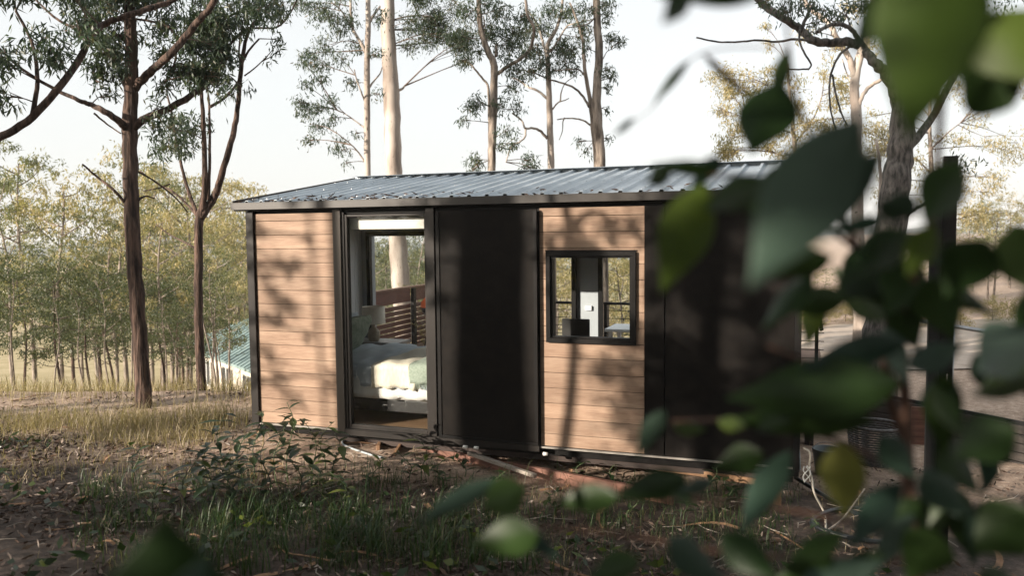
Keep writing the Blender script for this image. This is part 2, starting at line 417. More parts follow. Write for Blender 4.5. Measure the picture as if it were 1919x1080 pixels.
# far ranges, blue with distance
for nm, dist, hgt, sd_ in (('hills', 420, 22, 3), ('hills', 760, 42, 9)):
    th = np.linspace(R(-75), R(60), 200); V = []; rs = np.random.default_rng(sd_); ph = rs.random(6)*6
    for t in th:
        h = hgt*(.62+.2*math.sin(t*7+ph[0])+.12*math.sin(t*17+ph[1])+.05*math.sin(t*41+ph[2])+.03*math.sin(t*97+ph[3]))
        for rr_, hh in ((dist*.75, -50), (dist*.88, -30+h*.5), (dist, -30+h), (dist*1.2, -50)):
            a = t+YAW; V.append((CX-math.sin(a)*rr_, CY+math.cos(a)*rr_, hh))
    Fs = [(i*4+k, i*4+k+1, i*4+k+5, i*4+k+4) for i in range(199) for k in range(3)]
    o = mkobj(nm, V, Fs, 'hill_far', None, True); o['kind'] = 'structure'
# driveway beyond the cabin on the right: a sheet lying on the slope
xs = np.linspace(0, 1, 30); P = []
for v in np.linspace(0, 1, 18):
    for u in xs:
        q = at(1440+520*u, 600, 15+v*(7+2*u)); P.append((q[0], q[1], float(gz(q[0], q[1]))+.02))
Fs = [(j*30+i, j*30+i+1, (j+1)*30+i+1, (j+1)*30+i) for j in range(17) for i in range(29)]
o = mkobj('driveway', P, Fs, 'driveway_gravel', None, True); o['kind'] = 'structure'

# ---------------------------------------------------------------- cabin
HT = 2.35; XR = 5.80; YB = 2.40
cabin = thing('cabin', 'timber and black clad cabin with skillion steel roof on low supports', 'cabin', (0, 0, float(gz(0, 0))))


def boards(name, x0, x1, z0, z1, hole=None, mat='cladding_timber', y=0.0):
    mb = MB(); zt = 2.27+.152; z = zt
    lv = [2.27-.152*k for k in range(-1, 17)]
    for a, b in zip(lv[1:], lv[:-1]):
        lo, hi = max(a+.0025, z0), min(b-.002, z1)
        if hi-lo < .01: continue
        if hole and lo < hole[3] and hi > hole[2]:
            mb.box(x0, hole[0], y, y+.02, lo, hi); mb.box(hole[1], x1, y, y+.02, lo, hi)
            if lo < hole[2]: mb.box(hole[0], hole[1], y, y+.02, lo, hole[2])
            if hi > hole[3]: mb.box(hole[0], hole[1], y, y+.02, hole[3], hi)
        else: mb.box(x0, x1, y, y+.02, lo, hi)
    return mb.build(name, mat, cabin, bevel=.002)


boards('timber_cladding', .093, 1.103, .02, HT)
boards('timber_cladding', 3.405, 4.426, .02, HT, (3.49, 4.335, 1.065, 1.915))
# wall core behind boards (front wall with door and window holes), back wall, ends
core = MB()
core.box(.02, 1.20, .022, .09, -.02, HT+.1); core.box(2.30, 3.49, .022, .09, 0, HT+.1); core.box(4.335, XR-.02, .022, .09, 0, HT+.1)
core.box(1.20, 2.30, .022, .09, 2.335, HT+.1); core.box(3.49, 4.335, .022, .09, 0, 1.065); core.box(3.49, 4.335, .022, .09, 1.915, HT+.1)
core.build('wall', 'matt_black', cabin)
bw = MB()
for a, b_, z0, z1 in ((.02, .24, 0, 2.75), (.24, 3.14, 2.15, 2.75), (3.14, 3.43, 0, 2.75), (3.43, 5.0, 2.15, 2.75), (3.43, 5.0, 0, .12), (5.0, XR-.02, 0, 2.75)):
    bw.box(a, b_, 2.30, 2.38, z0, z1)
bw.build('wall', 'grey_wall', cabin)
# end walls follow the roof slope: exterior skin and pale inner lining
for x0, x1, mt in ((.0, .03, 'black_panel'), (.034, .08, 'grey_wall'), (XR-.03, XR, 'black_panel'), (XR-.08, XR-.034, 'grey_wall')):
    mb = MB(); y0, y1 = (.095, 2.29) if mt == 'grey_wall' else (.0, YB)
    zt = lambda y: 2.40+.158*(y+.0)
    mb.add([(x0, y0, 0), (x1, y0, 0), (x1, y1, 0), (x0, y1, 0), (x0, y0, zt(y0)), (x1, y0, zt(y0)), (x1, y1, zt(y1)), (x0, y1, zt(y1))],
           [(3, 2, 1, 0), (4, 5, 6, 7), (0, 1, 5, 4), (1, 2, 6, 5), (2, 3, 7, 6), (3, 0, 4, 7)])
    mb.build('wall', mt, cabin)
# pale v-jointed lining on the left end wall
mb = MB()
for i in range(22):
    y = .12+i*.098; mb.box(.082, .094, y+.004, y+.094, .04, 2.38)
mb.build('wall_lining', 'white_paint', cabin)
MB().box(.09, XR-.09, .095, 2.29, -.02, .03).build('floor', 'floor_wood', cabin)
mb = MB(); zt = lambda y: 2.36+.158*y
mb.add([(.09, .1, zt(.1)), (XR-.09, .1, zt(.1)), (XR-.09, 2.29, zt(2.29)), (.09, 2.29, zt(2.29)), (.09, .1, zt(.1)+.03), (XR-.09, .1, zt(.1)+.03), (XR-.09, 2.29, zt(2.29)+.03), (.09, 2.29, zt(2.29)+.03)],
       [(3, 2, 1, 0), (4, 5, 6, 7), (0, 1, 5, 4), (1, 2, 6, 5), (2, 3, 7, 6), (3, 0, 4, 7)])
mb.build('ceiling', 'white_paint', cabin)
# corner and intermediate posts
for a, b_, mt in ((-.006, .088, 'post_metal'), (1.106, 1.200, 'post_metal_sunlit')):
    MB().box(a, b_, -.03, .021, -.02, HT+.03).build('post', mt, cabin, bevel=.003)
MB().box(2.20, 2.292, -.03, .021, -.02, HT+.03).build('post', 'post_metal', cabin, bevel=.003)
MB().box(XR-.05, XR+.006, -.03, .021, -.02, HT+.03).build('post', 'black_frame', cabin, bevel=.003)
# head band and shadow gap under the roof
MB().box(-.006, XR+.006, -.035, .0215, HT+.032, HT+.11).build('head_beam', 'black_frame', cabin)
# bottom pale flashing and base channel
MB().box(.093, 1.103, -.022, .0, -.002, .016).build('flashing', 'sill_metal', cabin); MB().box(3.405, XR-.05, -.022, .0, -.002, .014).build('flashing', 'sill_metal', cabin)
MB().box(0, XR, .10, .16, -.10, -.021).build('base_channel', 'black_frame', cabin)
mb = MB()
for yy in (.15, 1.2, 2.2): mb.box(.05, XR-.05, yy, yy+.07, -.17, -.024)
mb.build('chassis_beam', 'steel_beam', cabin)
# fixed black wall panels on the right with the shadow seam
MB().box(4.43, 4.612, -.012, .0215, 0.018, HT).build('wall_panel', 'black_panel', cabin, bevel=.002)
MB().box(4.624, XR-.052, -.012, .0215, 0.018, HT).build('wall_panel', 'black_panel', cabin, bevel=.002)
# sliding black door leaf on track, standing proud
leaf = MB().box(2.325, 3.395, -.052, -.030, .06, HT-.01).build('door', 'black_panel', cabin, bevel=.002)
mb = MB().box(2.325, 3.395, -.062, -.053, .03, .058); mb.box(2.325, 2.36, -.062, -.0525, .06, HT-.02); mb.box(3.36, 3.395, -.062, -.0525, .06, HT-.02)
mb.build('door_frame', 'black_frame', leaf)
mb = MB().box(1.20, 3.40, -.045, -.015, -.035, .022); mb.box(1.2, 3.4, -.040, -.028, .024, .032)
trk = mb.build('door_track', 'post_metal', cabin)
for x in (2.62, 2.74, 3.47):
    MB().tube([(x-.022, -.066, -.045), (x+.022, -.066, -.045)], .017, 12).build('roller', 'sheet', trk, True)
# glazed door: frame and pane
mb = MB()
mb.box(1.206, 1.232, -.01, .07, .03, HT); mb.box(1.236, 1.262, .0, .06, .03, 2.325); mb.box(2.168, 2.196, .0, .06, .03, 2.325)
mb.box(1.264, 2.166, .0, .06, 2.302, 2.325); mb.box(1.206, 2.198, -.012, .09, -.015, .028); mb.box(1.264, 2.166, .0, .06, .03, .075)
gd = mb.build('glass_door', 'post_metal', cabin, bevel=.002)
MB().box(1.262, 2.168, .028, .034, .075, 2.302).build('pane', 'pane_glass', gd)
# front window
mb = MB(); w0, w1, z0, z1 = 3.475, 4.35, 1.05, 1.93; t = .043
mb.box(w0, w1, -.035, .03, z1-t, z1); mb.box(w0, w1, -.035, .03, z0, z0+t); mb.box(w0, w0+t, -.035, .03, z0+t, z1-t); mb.box(w1-t, w1, -.035, .03, z0+t, z1-t)
mb.box(w0-.012, w1+.012, -.006, -.001, z1+.001, z1+.014)
t2 = t+.018
mb.box(w0+t, w1-t, -.012, .06, z1-t2, z1-t-.001); mb.box(w0+t, w1-t, -.012, .06, z0+t+.001, z0+t2); mb.box(w0+t, w0+t2, -.012, .06, z0+t2, z1-t2); mb.box(w1-t2, w1-t, -.012, .06, z0+t2, z1-t2)
mb.box(w0+.012, w1-.012, .032, .094, z0+.0155, z0+t); mb.box(w0+.016, w0+.06, .032, .094, z0+t, z1-.02); mb.box(w1-.06, w1-.016, .032, .094, z0+t, z1-.02)
wn = mb.build('window', 'black_frame', cabin, bevel=.003)
MB().box(w0+t2, w1-t2, .012, .018, z0+t2, z1-t2).build('pane', 'pane_glass', wn)
# rear glazing frames seen through
mb = MB()
for x in (.18, 3.09, 3.43): mb.box(x, x+.055, 2.24, 2.298, .04, 2.15)
mb.box(.235, 3.09, 2.24, 2.298, 2.09, 2.15)
mb.box(3.485, 4.94, 2.24, 2.298, 2.09, 2.15); mb.box(4.94, 5.0, 2.24, 2.298, .12, 2.15)
rg = mb.build('rear_door', 'black_frame', cabin)
MB().box(.24, 3.08, 2.265, 2.27, .04, 2.09).build('pane', 'pane_glass', rg)
MB().box(3.485, 4.94, 2.265, 2.27, .12, 2.09).build('pane', 'pane_glass', rg)
# curtain box / blind at the door head, sunlit
MB().box(1.24, 2.18, .105, .165, 2.165, 2.29).build('blind', 'blind_fabric', cabin, bevel=.012)
mb = MB().box(3.255, 3.34, 2.27, 2.298, 1.14, 1.20); mb.build('thermostat', 'white_paint', cabin, bevel=.004)
# skillion roof: trapezoid ribbed sheet running front to back
x0, x1, y0, y1 = -.125, 5.92, -.05, 2.50; zf = lambda y: 2.472+(y+.05)*.162
prof = []; x = x0
while x < x1-.01:
    prof += [(x, 0), (x+.128, 0), (x+.142, .026), (x+.170, .026), (x+.184, 0)]; x += .19
prof.append((x1, 0)); ys = np.linspace(y0, y1, 14); V = []; n = len(prof)
for y in ys:
    for px_, h in prof: V.append((px_, y, zf(y)+h))
    for px_, h in prof: V.append((px_, y, zf(y)+h-.004))
Fs = []
for j in range(len(ys)-1):
    a = j*2*n; b_ = a+2*n
    for i in range(n-1):
        Fs += [(a+i, a+i+1, b_+i+1, b_+i), (a+n+i+1, a+n+i, b_+n+i, b_+n+i+1)]
for a in (0, (len(ys)-1)*2*n):
    for i in range(n-1): Fs.append((a+i+1, a+i, a+n+i, a+n+i+1))
roof = mkobj('roof', V, Fs, 'roof_steel', cabin)
mb = MB()                              # ridge flashing at the high edge, barge at the ends
mb.add([(x0, y1-.09, zf(y1)+.034), (x1, y1-.09, zf(y1)+.034), (x1, y1+.03, zf(y1)+.05), (x0, y1+.03, zf(y1)+.05), (x0, y1+.03, zf(y1)-.1), (x1, y1+.03, zf(y1)-.1),
        (x0, y1-.09, zf(y1)+.031), (x1, y1-.09, zf(y1)+.031), (x0, y1+.027, zf(y1)+.047), (x1, y1+.027, zf(y1)+.047)], [(0, 1, 2, 3), (3, 2, 5, 4), (6, 8, 9, 7)])
mb.build('ridge_capping', 'roof_steel', roof)
for xx in (x0-.012, x1+.002):
    mb = MB(); mb.bar((xx+.005, y0-.02, zf(y0)-.03), (xx+.005, y1+.03, zf(y1)-.03), .012, .115); mb.build('barge_board', 'fascia_metal', roof)
mb = MB(); mb.box(x0, x1, y0-.075, y0-.006, 2.398, 2.402); mb.box(x0, x1, y0-.075, y0-.071, 2.402, 2.468); mb.box(x0, x1, y0-.078, y0-.064, 2.468, 2.474)
mb.box(x0, x0+.003, y0-.071, y0-.006, 2.402, 2.466); mb.box(x1-.003, x1, y0-.071, y0-.006, 2.402, 2.466)
mb.build('gutter', 'fascia_metal', roof)
MB().box(x0, x1, y0-.006, y0+.012, 2.385, 2.462).build('fascia', 'black_frame', roof)
scw = MB(); x = x0+.156
while x < x1:
    for y in (.06, .9, 1.75, 2.38): scw.lathe([(.008, .0), (.007, .004), (0, .006)], (x, y, zf(y)+.026), 6)
    x += .19
scw.build('roof_screws', 'rail_steel', roof)['kind'] = 'stuff'
n = 230; yy_ = np.abs(rng.normal(size=n))*.16+y0-.02; xx_ = np.where(rng.random(n) < .7, rng.normal(size=n)*.8+1.1, rng.uniform(x0, x1, n)); xx_ = np.clip(xx_, x0+.05, x1-.05)
zz_ = 2.472+(yy_+.05)*.162+np.where(((xx_-x0) % .19) > .125, .033, .008); d_ = rng.normal(size=(n, 3)); d_[:, 2] = np.abs(d_[:, 2])*.25
V, Fs = leaves_mesh(np.stack([xx_, yy_, zz_], 1), .05+.06*rng.random(n), .010+.01*rng.random(n), d_)
o = mkobj('leaf_litter', V, Fs, 'litter', None, rnd=.2+.6*rng.random(n)); setp(o, 'dry fallen leaves caught along the low edge of the roof', 'leaf litter', kind='stuff')
# support stumps and jockey wheel
for x, y in ((1.32, .25), (1.32, 1.3), (5.62, .05), (5.62, 2.1), (3.4, 1.2)):
    g = float(gz(x, y)); MB().box(x-.035, x+.035, y-.035, y+.035, g-.1, -.172 if y != .05 else -.086).build('stump', 'plank_brown', cabin)
mb = MB(); mb.box(.02, .16, .1, .14, -.15, -.086); mb.tube([(.05, .16, float(gz(0, 0))-.01+.05), (.13, .16, float(gz(0, 0))+.04)], .05, 16); mb.build('wheel', 'black_frame', cabin, True)

# ---------------------------------------------------------------- inside the cabin
def drape(name, x0, x1, y0, y1, ztop, zlow, mat, parent, rnd_=.06, amp=.012, n=44, frill=0, seed=1, hangs=(1, 1, 0, 1)):
    """cloth over a bed block: rounded edges, hanging down the sides"""
    rs = np.random.default_rng(seed); ph = rs.random(8)*6
    U = np.linspace(-1, 1, n); V = []
    hx, hy = (x1-x0)/2, (y1-y0)/2; cx_, cy_ = (x0+x1)/2, (y0+y1)/2; drop = ztop-zlow
    for v in U:
        for u in U:
            sx, sy = u*(hx+drop), v*(hy+drop)
            ox = max(0, abs(sx)-hx); oy = max(0, abs(sy)-hy)
            if u > 0 and not hangs[0]: ox = 0
            if u < 0 and not hangs[2]: ox = 0
            dz = min(drop, max(ox, oy)); fl = .5*math.sin(sx*9+ph[0]+2*sy)*math.cos(sy*7+ph[1])+.5*math.sin(sx*23+sy*11+ph[2])
            edge = math.exp(-((hx-abs(sx))/.07)**2) if abs(sx) < hx else 1
            edgy = math.exp(-((hy-abs(sy))/.07)**2) if abs(sy) < hy else 1
            bx = max(-hx, min(hx, sx)); by = max(-hy, min(hy, sy))
            bulge = .012*math.sin(sx*17+ph[3])*(dz > 0)*dz/.2
            z = ztop-dz-rnd_*.5*(edge if abs(sx) < hx else 1)*.4-rnd_*.5*edgy*.4+amp*fl
            V.append((cx_+bx+(np.sign(sx)*bulge if ox > 0 else 0), cy_+by+(np.sign(sy)*(bulge+.01) if oy > 0 else 0), z+(amp*.8*math.sin(sx*40+ph[4]) if dz >= drop*.98 else 0)))
    Fs = [(j*n+i, j*n+i+1, (j+1)*n+i+1, (j+1)*n+i) for j in range(n-1) for i in range(n-1)]
    o = mkobj(name, V, Fs, mat, parent, True)
    sm = o.modifiers.new('thickness', 'SOLIDIFY'); sm.thickness = .012; sm.offset = 1
    return o


bed = thing('bed', 'bed with pale blue grey cover seen through the glass door', 'bed', (1.1, 1.0, .03))
MB().box(.14, 2.12, .33, 1.68, .16, .298).build('bed_base', 'black_furniture', bed, bevel=.01)
for x in (.25, 2.0):
    for y in (.42, 1.58): MB().tube([(x, y, .03), (x, y, .14)], [.022, .03], 12).build('leg', 'black_furniture', bed, True)
MB().box(.13, 2.14, .27, 1.74, .30, .62).build('mattress', 'sheet', bed, True, bevel=.05)
drape('bed_sheet', .14, 2.14, .27, 1.74, .645, .34, 'sheet', bed, seed=4)
drape('duvet', .40, 2.145, .262, 1.748, .685, .46, 'duvet', bed, amp=.014, seed=2, hangs=(1, 1, 0, 1))
drape('duvet_fold', .80, 1.18, .258, 1.752, .712, .56, 'duvet', bed, amp=.01, seed=5)
mb = MB(); V = []
th = drape('throw', 1.40, 1.92, .235, 1.775, .715, .465, 'throw_cream', None, amp=.012, seed=3, hangs=(0, 1, 0, 1))
setp(th, 'cream woven throw lying across the foot of the bed', 'throw')
gt = drape('throw', 1.86, 2.16, .225, 1.785, .735, .53, 'throw_green', None, amp=.01, seed=6, hangs=(1, 1, 0, 1))
setp(gt, 'sage green fringed throw folded over the cream one on the bed', 'throw')
mb = MB()
for i in range(26):
    x = 1.862+i*.0118; mb.tube([(x, .212, .54), (x+.004*math.sin(i*2.1), .208, .50), (x+.008*math.sin(i), .21, .46)], [.004, .0035, .002], 5)
fr_ = mb.build('fringe', 'throw_green', gt)


def pillow(loc, rx, rz, s, mat, label):
    n = 18; V = []
    for sgn in (1, -1):
        for j in range(n):
            for i in range(n):
                u, v = i/(n-1)*2-1, j/(n-1)*2-1
                e = max(0, (1-u**4)*(1-v**4))**.5
                V.append((u*s[0]*(1-.06*v*v), v*s[1]*(1-.06*u*u), sgn*s[2]*e+.006*math.sin(u*9+v*5)*e))
    Fs = [(k*n*n+j*n+i, k*n*n+j*n+i+1, k*n*n+(j+1)*n+i+1, k*n*n+(j+1)*n+i)[::(1 if k == 0 else -1)] for k in range(2) for j in range(n-1) for i in range(n-1)]
    o = mkobj('pillow', V, Fs, mat, None, True); o.location = loc; o.rotation_euler = (0, rx, rz); setp(o, label, 'pillow'); return o


pillow((.72, .95, .92), R(-62), R(4), (.24, .33, .09), 'pillow_green', 'sage patterned pillow leaning at the head of the bed')
pillow((.52, 1.0, .92), R(-72), R(0), (.25, .34, .07), 'duvet', 'pale grey pillow standing behind the sage pillow')
tb = thing('bedside_table', 'dark bedside table carrying the cream lamp', 'table', (.36, 2.0, .03))
MB().box(.12, .86, 1.80, 2.2, .66, .70).build('tabletop', 'sill_metal', tb, bevel=.004)
MB().box(.14, .64, 1.82, 2.18, .03, .658).build('cabinet', 'black_furniture', tb, bevel=.004)
lp = thing('table_lamp', 'cream drum shade lamp on a round ceramic base beside the bed', 'lamp', (.45, 1.94, .70))
MB().lathe([(.0, .0), (.06, .0), (.075, .02), (.083, .07), (.078, .12), (.055, .16), (.028, .185), (.024, .2), (.024, .24), (0, .24)], (.45, 1.94, .70)).build('base', 'ceramic', lp, True)
MB().lathe([(.155, .235), (.148, .46), (.145, .46), (.151, .235), (.155, .235)], (.45, 1.94, .70), 40).build('lamp_shade', 'lamp_cream', lp, True)
ch = thing('chair', 'black dining chair with solid back inside the small window', 'chair', (3.36, 1.5, .03))
MB().box(3.19, 3.52, 1.47, 1.50, .80, 1.12).build('backrest', 'black_furniture', ch, bevel=.012)
MB().box(3.17, 3.54, 1.50, 1.88, .66, .71).build('seat', 'black_furniture', ch, bevel=.012)
for x in (3.2, 3.51):
    MB().tube([(x, 1.485, .03), (x, 1.485, .82)], .014, 8).build('leg', 'black_furniture', ch); MB().tube([(x, 1.86, .03), (x, 1.86, .67)], .014, 8).build('leg', 'black_furniture', ch)

# ---------------------------------------------------------------- deck behind, screen, rail and things on it
dk = thing('deck', 'low timber deck running along the back of the cabin', 'deck', (2.5, 5.2, -.6))
mb = MB()
for i in range(38): mb.box(-1.35, 6.1, 2.44+i*.142, 2.44+i*.142+.135, -.03, 0)
mb.build('boards', 'deck_wood', dk)
for x in (-1.2, 1.2, 3.6, 5.9):
    for y in (2.6, 5, 7.6): MB().box(x-.05, x+.05, y-.05, y+.05, float(gz(x, y))-.3, -.032).build('post', 'skirt_wood', dk)
sc = thing('slat_screen', 'red brown horizontal slat privacy screen at the deck edge', 'screen', (-1.25, 5, 0))
mb = MB(); mb.box(-1.262, -1.24, 2.5, 6.3, .84, 1.09)
for k in range(9): z = .79-k*.095; mb.box(-1.262, -1.24, 2.5, 6.3, z-.078, z)
mb.build('slats', 'screen_wood', sc)
mb = MB(); mb.box(-1.262, -1.24, 6.42, 8.0, .84, 1.09)
for k in range(9): z = .79-k*.095; mb.box(-1.262, -1.24, 6.42, 8.0, z-.078, z)
mb.build('slats', 'screen_wood', sc)
MB().box(-1.30, -1.20, 2.5, 8.0, 1.092, 1.125).build('top_rail', 'deck_wood', sc)
for y in (2.5, 4.4, 6.36, 8.0): MB().box(-1.238, -1.17, y-.05, y+.05, 0, 1.09).build('post', 'black_frame', sc)
rl = thing('balustrade', 'dark metal balustrade with thin wires seen through the small window', 'railing', (3.5, 4.9, 0))
MB().box(1.2, 6.1, 4.85, 4.91, .98, 1.02).build('top_rail', 'black_frame', rl)
mb = MB()
for k in range(7): mb.tube([(1.2, 4.88, .14+k*.125), (6.1, 4.88, .14+k*.125)], .006, 6)
mb.build('wires', 'black_frame', rl)
for x in (1.25, 2.9, 4.6, 6.0): MB().box(x-.025, x+.025, 4.855, 4.905, 0, .98).build('post', 'black_frame', rl)
ot = thing('outdoor_table', 'white outdoor table on the deck behind the cabin', 'table', (3.75, 3.9, 0))
MB().box(3.2, 4.4, 3.55, 4.25, .72, .76).build('tabletop', 'white_paint', ot, bevel=.004)
for x in (3.27, 4.33):
    for y in (3.62, 4.18): MB().box(x-.025, x+.025, y-.025, y+.025, 0, .719).build('leg', 'white_paint', ot)
pp = thing('potted_plant', 'small leafy plant in a pale pot on the white outdoor table', 'plant', (3.70, 3.85, .76))
MB().lathe([(0, 0), (.05, 0), (.075, .10), (.068, .10), (.06, .02)], (3.70, 3.85, .76)).build('pot', 'white_paint', pp, True)
foliage('leaves', [np.array([3.70, 3.85, .98])], [.17], [160], 'bush_leaf', pp, (.07, .03), hang=-.2)
bq = thing('barbecue', 'orange lidded kettle barbecue on black legs by the screen', 'barbecue', (-.75, 6.2, 0))
bx, by = -.70, 6.3
MB().lathe([(.0, 0), (.16, .02), (.26, .12), (.29, .22), (.27, .22)], (bx, by, .52)).build('bowl', 'black_frame', bq, True)
MB().lathe([(.295, .0), (.28, .1), (.19, .2), (.05, .245), (0, .25)], (bx, by, .742)).build('lid', 'orange_enamel', bq, True)
for a in (0, 2.1, 4.2): MB().tube([(bx+.15*math.cos(a), by+.15*math.sin(a), .56), (bx+.28*math.cos(a), by+.28*math.sin(a), 0)], .013, 8).build('leg', 'black_frame', bq)
mb = MB(); mb.tube([(bx-.02, by, .99), (bx-.02, by, 1.03), (bx+.06, by, 1.03), (bx+.06, by, .985)], .009, 6); mb.build('handle', 'black_frame', bq)

# ---------------------------------------------------------------- timber and clutter under the front wall
def plank(label, a, b, w, h, mat, name='timber_plank', up=(0, 0, 1), group=None, cat='plank'):
    a = np.array(a, float); b = np.array(b, float); t_ = thing(name, label, cat, (a+b)/2, group)
    o = MB().bar(a, b, w, h, up).build('board', mat, t_, bevel=.004); return t_


def onej(name, label, cat, mb, mat, loc, smooth=False, bevel=0, group=None, kind=None):
    V = np.array(mb.v)-np.array(loc, float)
    o = mkobj(name, V, mb.f, mat, None, smooth, bevel); o.location = [float(v) for v in loc]; return setp(o, label, cat, group, kind)


def oneplank(label, a, b, w, h, mat, up=(0, 0, 1), name='timber_plank', cat='plank'):
    mb = MB().bar(a, b, w, h, up); return onej(name, label, cat, mb, mat, (np.array(a)+np.array(b))/2, bevel=.004)


oneplank('long reddish beam lying on edge under the black sliding door', (1.75, .30, -.235), (4.75, -.34, -.29), .05, .15, 'plank_red')
oneplank('pale grey batten leaning on the reddish beam', (2.62, .02, -.13), (3.42, -.22, -.225), .05, .035, 'plank_grey')
oneplank('yellow brown rail lying under the right end of the cabin', (4.30, .20, -.14), (5.62, .14, -.20), .04, .06, 'plank_brown')
oneplank('thin brown timber far under the cabin', (3.2, 1.0, -.25), (5.2, .9, -.30), .06, .05, 'plank_red')
oneplank('upright dark board on edge under the glass door', tuple(ony(768, 818, .6)), tuple(ony(738, 868, -.12)), .03, .18, 'plank_brown')
oneplank('upright board with pale cut end beside the grey hose', tuple(ony(716, 822, .5)+np.array([0, 0, -.03])), tuple(ony(709, 850, -.02)+np.array([0, 0, 0])), .035, .16, 'plank_brown')
oneplank('short timber block with red painted end under the glass door', tuple(ony(700, 838, .45)), tuple(ony(668, 846, .2)), .08, .07, 'plank_brown')
onej('marker_cap', 'small red cap on the timber block end', 'cap', MB().lathe([(0, 0), (.022, 0), (.022, .012), (0, .012)], tuple(ony(664, 848, .16))), 'red_cap', tuple(ony(664, 848, .16)))
P = [ony(676, 818, .3), ony(655, 825, .22), ony(643, 838, .12), ony(644, 852, .0), ony(660, 862, -.1), ony(690, 872, -.2), ony(720, 880, -.25)]
P = [np.array((p[0], p[1], max(p[2], float(gz(p[0], p[1]))+.012))) for p in P]
onej('hose', 'pale grey hose curling out from under the glass door', 'hose', MB().tube(smoothpts(P, 6), .011, 8), 'hose_grey', P[3], True)
# post and ropes under the right end
def gp(px, py, h=0.0):
    """point on the ground seen at a pixel (fixed point on the terrain)"""
    z = -.3
    for _ in range(30):
        q = onz(px, py, z); z = .5*z+.5*float(gz(q[0], q[1]))
    return np.array((q[0], q[1], float(gz(q[0], q[1]))+h))


P = [gp(1490, 905, .05), gp(1560, 945, .03), gp(1640, 985, .02), gp(1700, 1000, .02), gp(1690, 1020, .02), gp(1600, 1015, .02), gp(1520, 985, .02), gp(1580, 960, .03), gp(1690, 970, .02), gp(1790, 990, .02)]
onej('hose', 'black hose looping over the dirt by the right post', 'hose', MB().tube(smoothpts(P, 8), .019, 8), 'hose_black', P[3], True)
P = [ony(1505, 840, .0), ony(1518, 850, -.03), ony(1517, 880, -.04), ony(1522, 900, -.05), ony(1526, 925, -.2), gp(1545, 968, .02), gp(1548, 1000, .02)]
onej('rope', 'pale rope hanging from the cabin corner down to the dirt', 'rope', MB().tube(smoothpts(P, 6), .009, 6), 'rope', P[0], True)
mb = MB(); c = ony(1512, 885, -.05)
for k in range(5):
    mb.tube(smoothpts([c+np.array((.03*math.sin(k*2+i), .02*math.cos(k+i*1.3), .05-.035*i)) for i in range(5)], 4), .005, 5)
onej('rope', 'small tangled knot of white cord by the cabin corner', 'rope', mb, 'sheet', c, True)
pp_ = [ony(1497, 845, .1), ony(1499, 880, .1)]
onej('pipe', 'short pale pipe hook below the right cabin corner', 'pipe', MB().tube([pp_[0], pp_[0]*.5+pp_[1]*.5, pp_[1], pp_[1]+np.array((-.04, 0, -.01))], .01, 8), 'hose_grey', pp_[1], True)
P = [gp(1545, 1003, .02), gp(1580, 985, .06), gp(1620, 950, .16)]
onej('stick', 'thin dead stick poking up from the dirt near the hose', 'stick', MB().tube(smoothpts(P, 4), [.008]*9, 6), 'plank_grey', P[0])
# woven tub, bucket, dark skirting boards, handrail, near black post
tx, ty, tz = 6.57, 2.06, float(gz(6.57, 2.06))
tub = thing('tub', 'dark round woven tub by the deck skirting', 'tub', (tx, ty, tz))
mb = MB()
for k in range(15):
    z = tz+.02+k*.026; r = .235+.003*k; mb.tube([(tx+(r+.006*math.sin(a*24+k*3.14))*math.cos(a), ty+(r+.006*math.sin(a*24+k*3.14))*math.sin(a), z) for a in np.linspace(0, 2*math.pi, 72)], .010, 5, False)
mb.build('wall', 'wicker', tub, True)
mb = MB(); mb.tube([(tx+.285*math.cos(a), ty+.285*math.sin(a), tz+.42) for a in np.linspace(0, 2*math.pi, 40)], .018, 8, False); mb.build('rim', 'wicker', tub, True)
MB().lathe([(0, .015), (.23, .015), (.23, .03), (0, .03)], (tx, ty, tz)).build('bottom', 'matt_black', tub)
q = gp(1548, 890); bk = thing('bucket', 'grey green plastic bucket standing beside the woven tub', 'bucket', q)
MB().lathe([(0, 0), (.105, 0), (.135, .26), (.142, .26), (.142, .275), (.128, .275), (.10, .012), (0, .012)], tuple(q)).build('body', 'bucket_teal', bk, True)
mb = MB(); mb.tube([(q[0]+.14*math.cos(a), q[1]+.05*math.sin(a)-.05, q[2]+.24+.10*math.sin(a)) for a in np.linspace(0, math.pi, 14)], .004, 5); mb.build('handle', 'rail_steel', bk)
a, b_ = at(1535, 722, 11.3), at(1960, 812, 8.6)
sk = thing('skirting', 'dark horizontal board skirting along the raised deck on the right', 'wall', ((a+b_)/2)*np.array([1, 1, 0])+np.array([0, 0, -.6]))
ztop = float(a[2]); mb = MB()
for k in range(7):
    z = ztop-.04-k*.102
    mb.bar((a[0], a[1], z), (b_[0], b_[1], z-.0), .03, .092)
mb.build('boards', 'skirt_wood', sk, bevel=.004)
mb = MB(); mb.bar((a[0], a[1]+.03, ztop-.35), (b_[0], b_[1]+.03, ztop-.35), .02, .8); mb.build('backing', 'matt_black', sk)
q = at(1722, 800, 8.9)
oneplank('orange brown board added to imitate a sun patch on the skirting', q+np.array([-.0, 0, .22]), q+np.array([0, 0, -.2]), .16, .03, 'plank_red', (0, 1, 0))  # sun patch on the timber, painted as an added orange board
a, b_ = at(1655, 590, 12.5), at(1960, 640, 9.5)
hr = thing('handrail', 'pale steel handrail behind the black post', 'railing', (a+b_)/2)
MB().tube([a, b_], .028, 12).build('rail', 'rail_steel', hr, True)
for t_ in (.12, .5, .97):
    p = a+(b_-a)*t_; MB().tube([p-np.array([0, 0, .02]), (p[0], p[1], float(gz(p[0], p[1]))-.05)], .02, 10).build('post', 'rail_steel', hr, True)
q = np.array([6.80, -.50, 0]); g = float(gz(6.8, -.5))
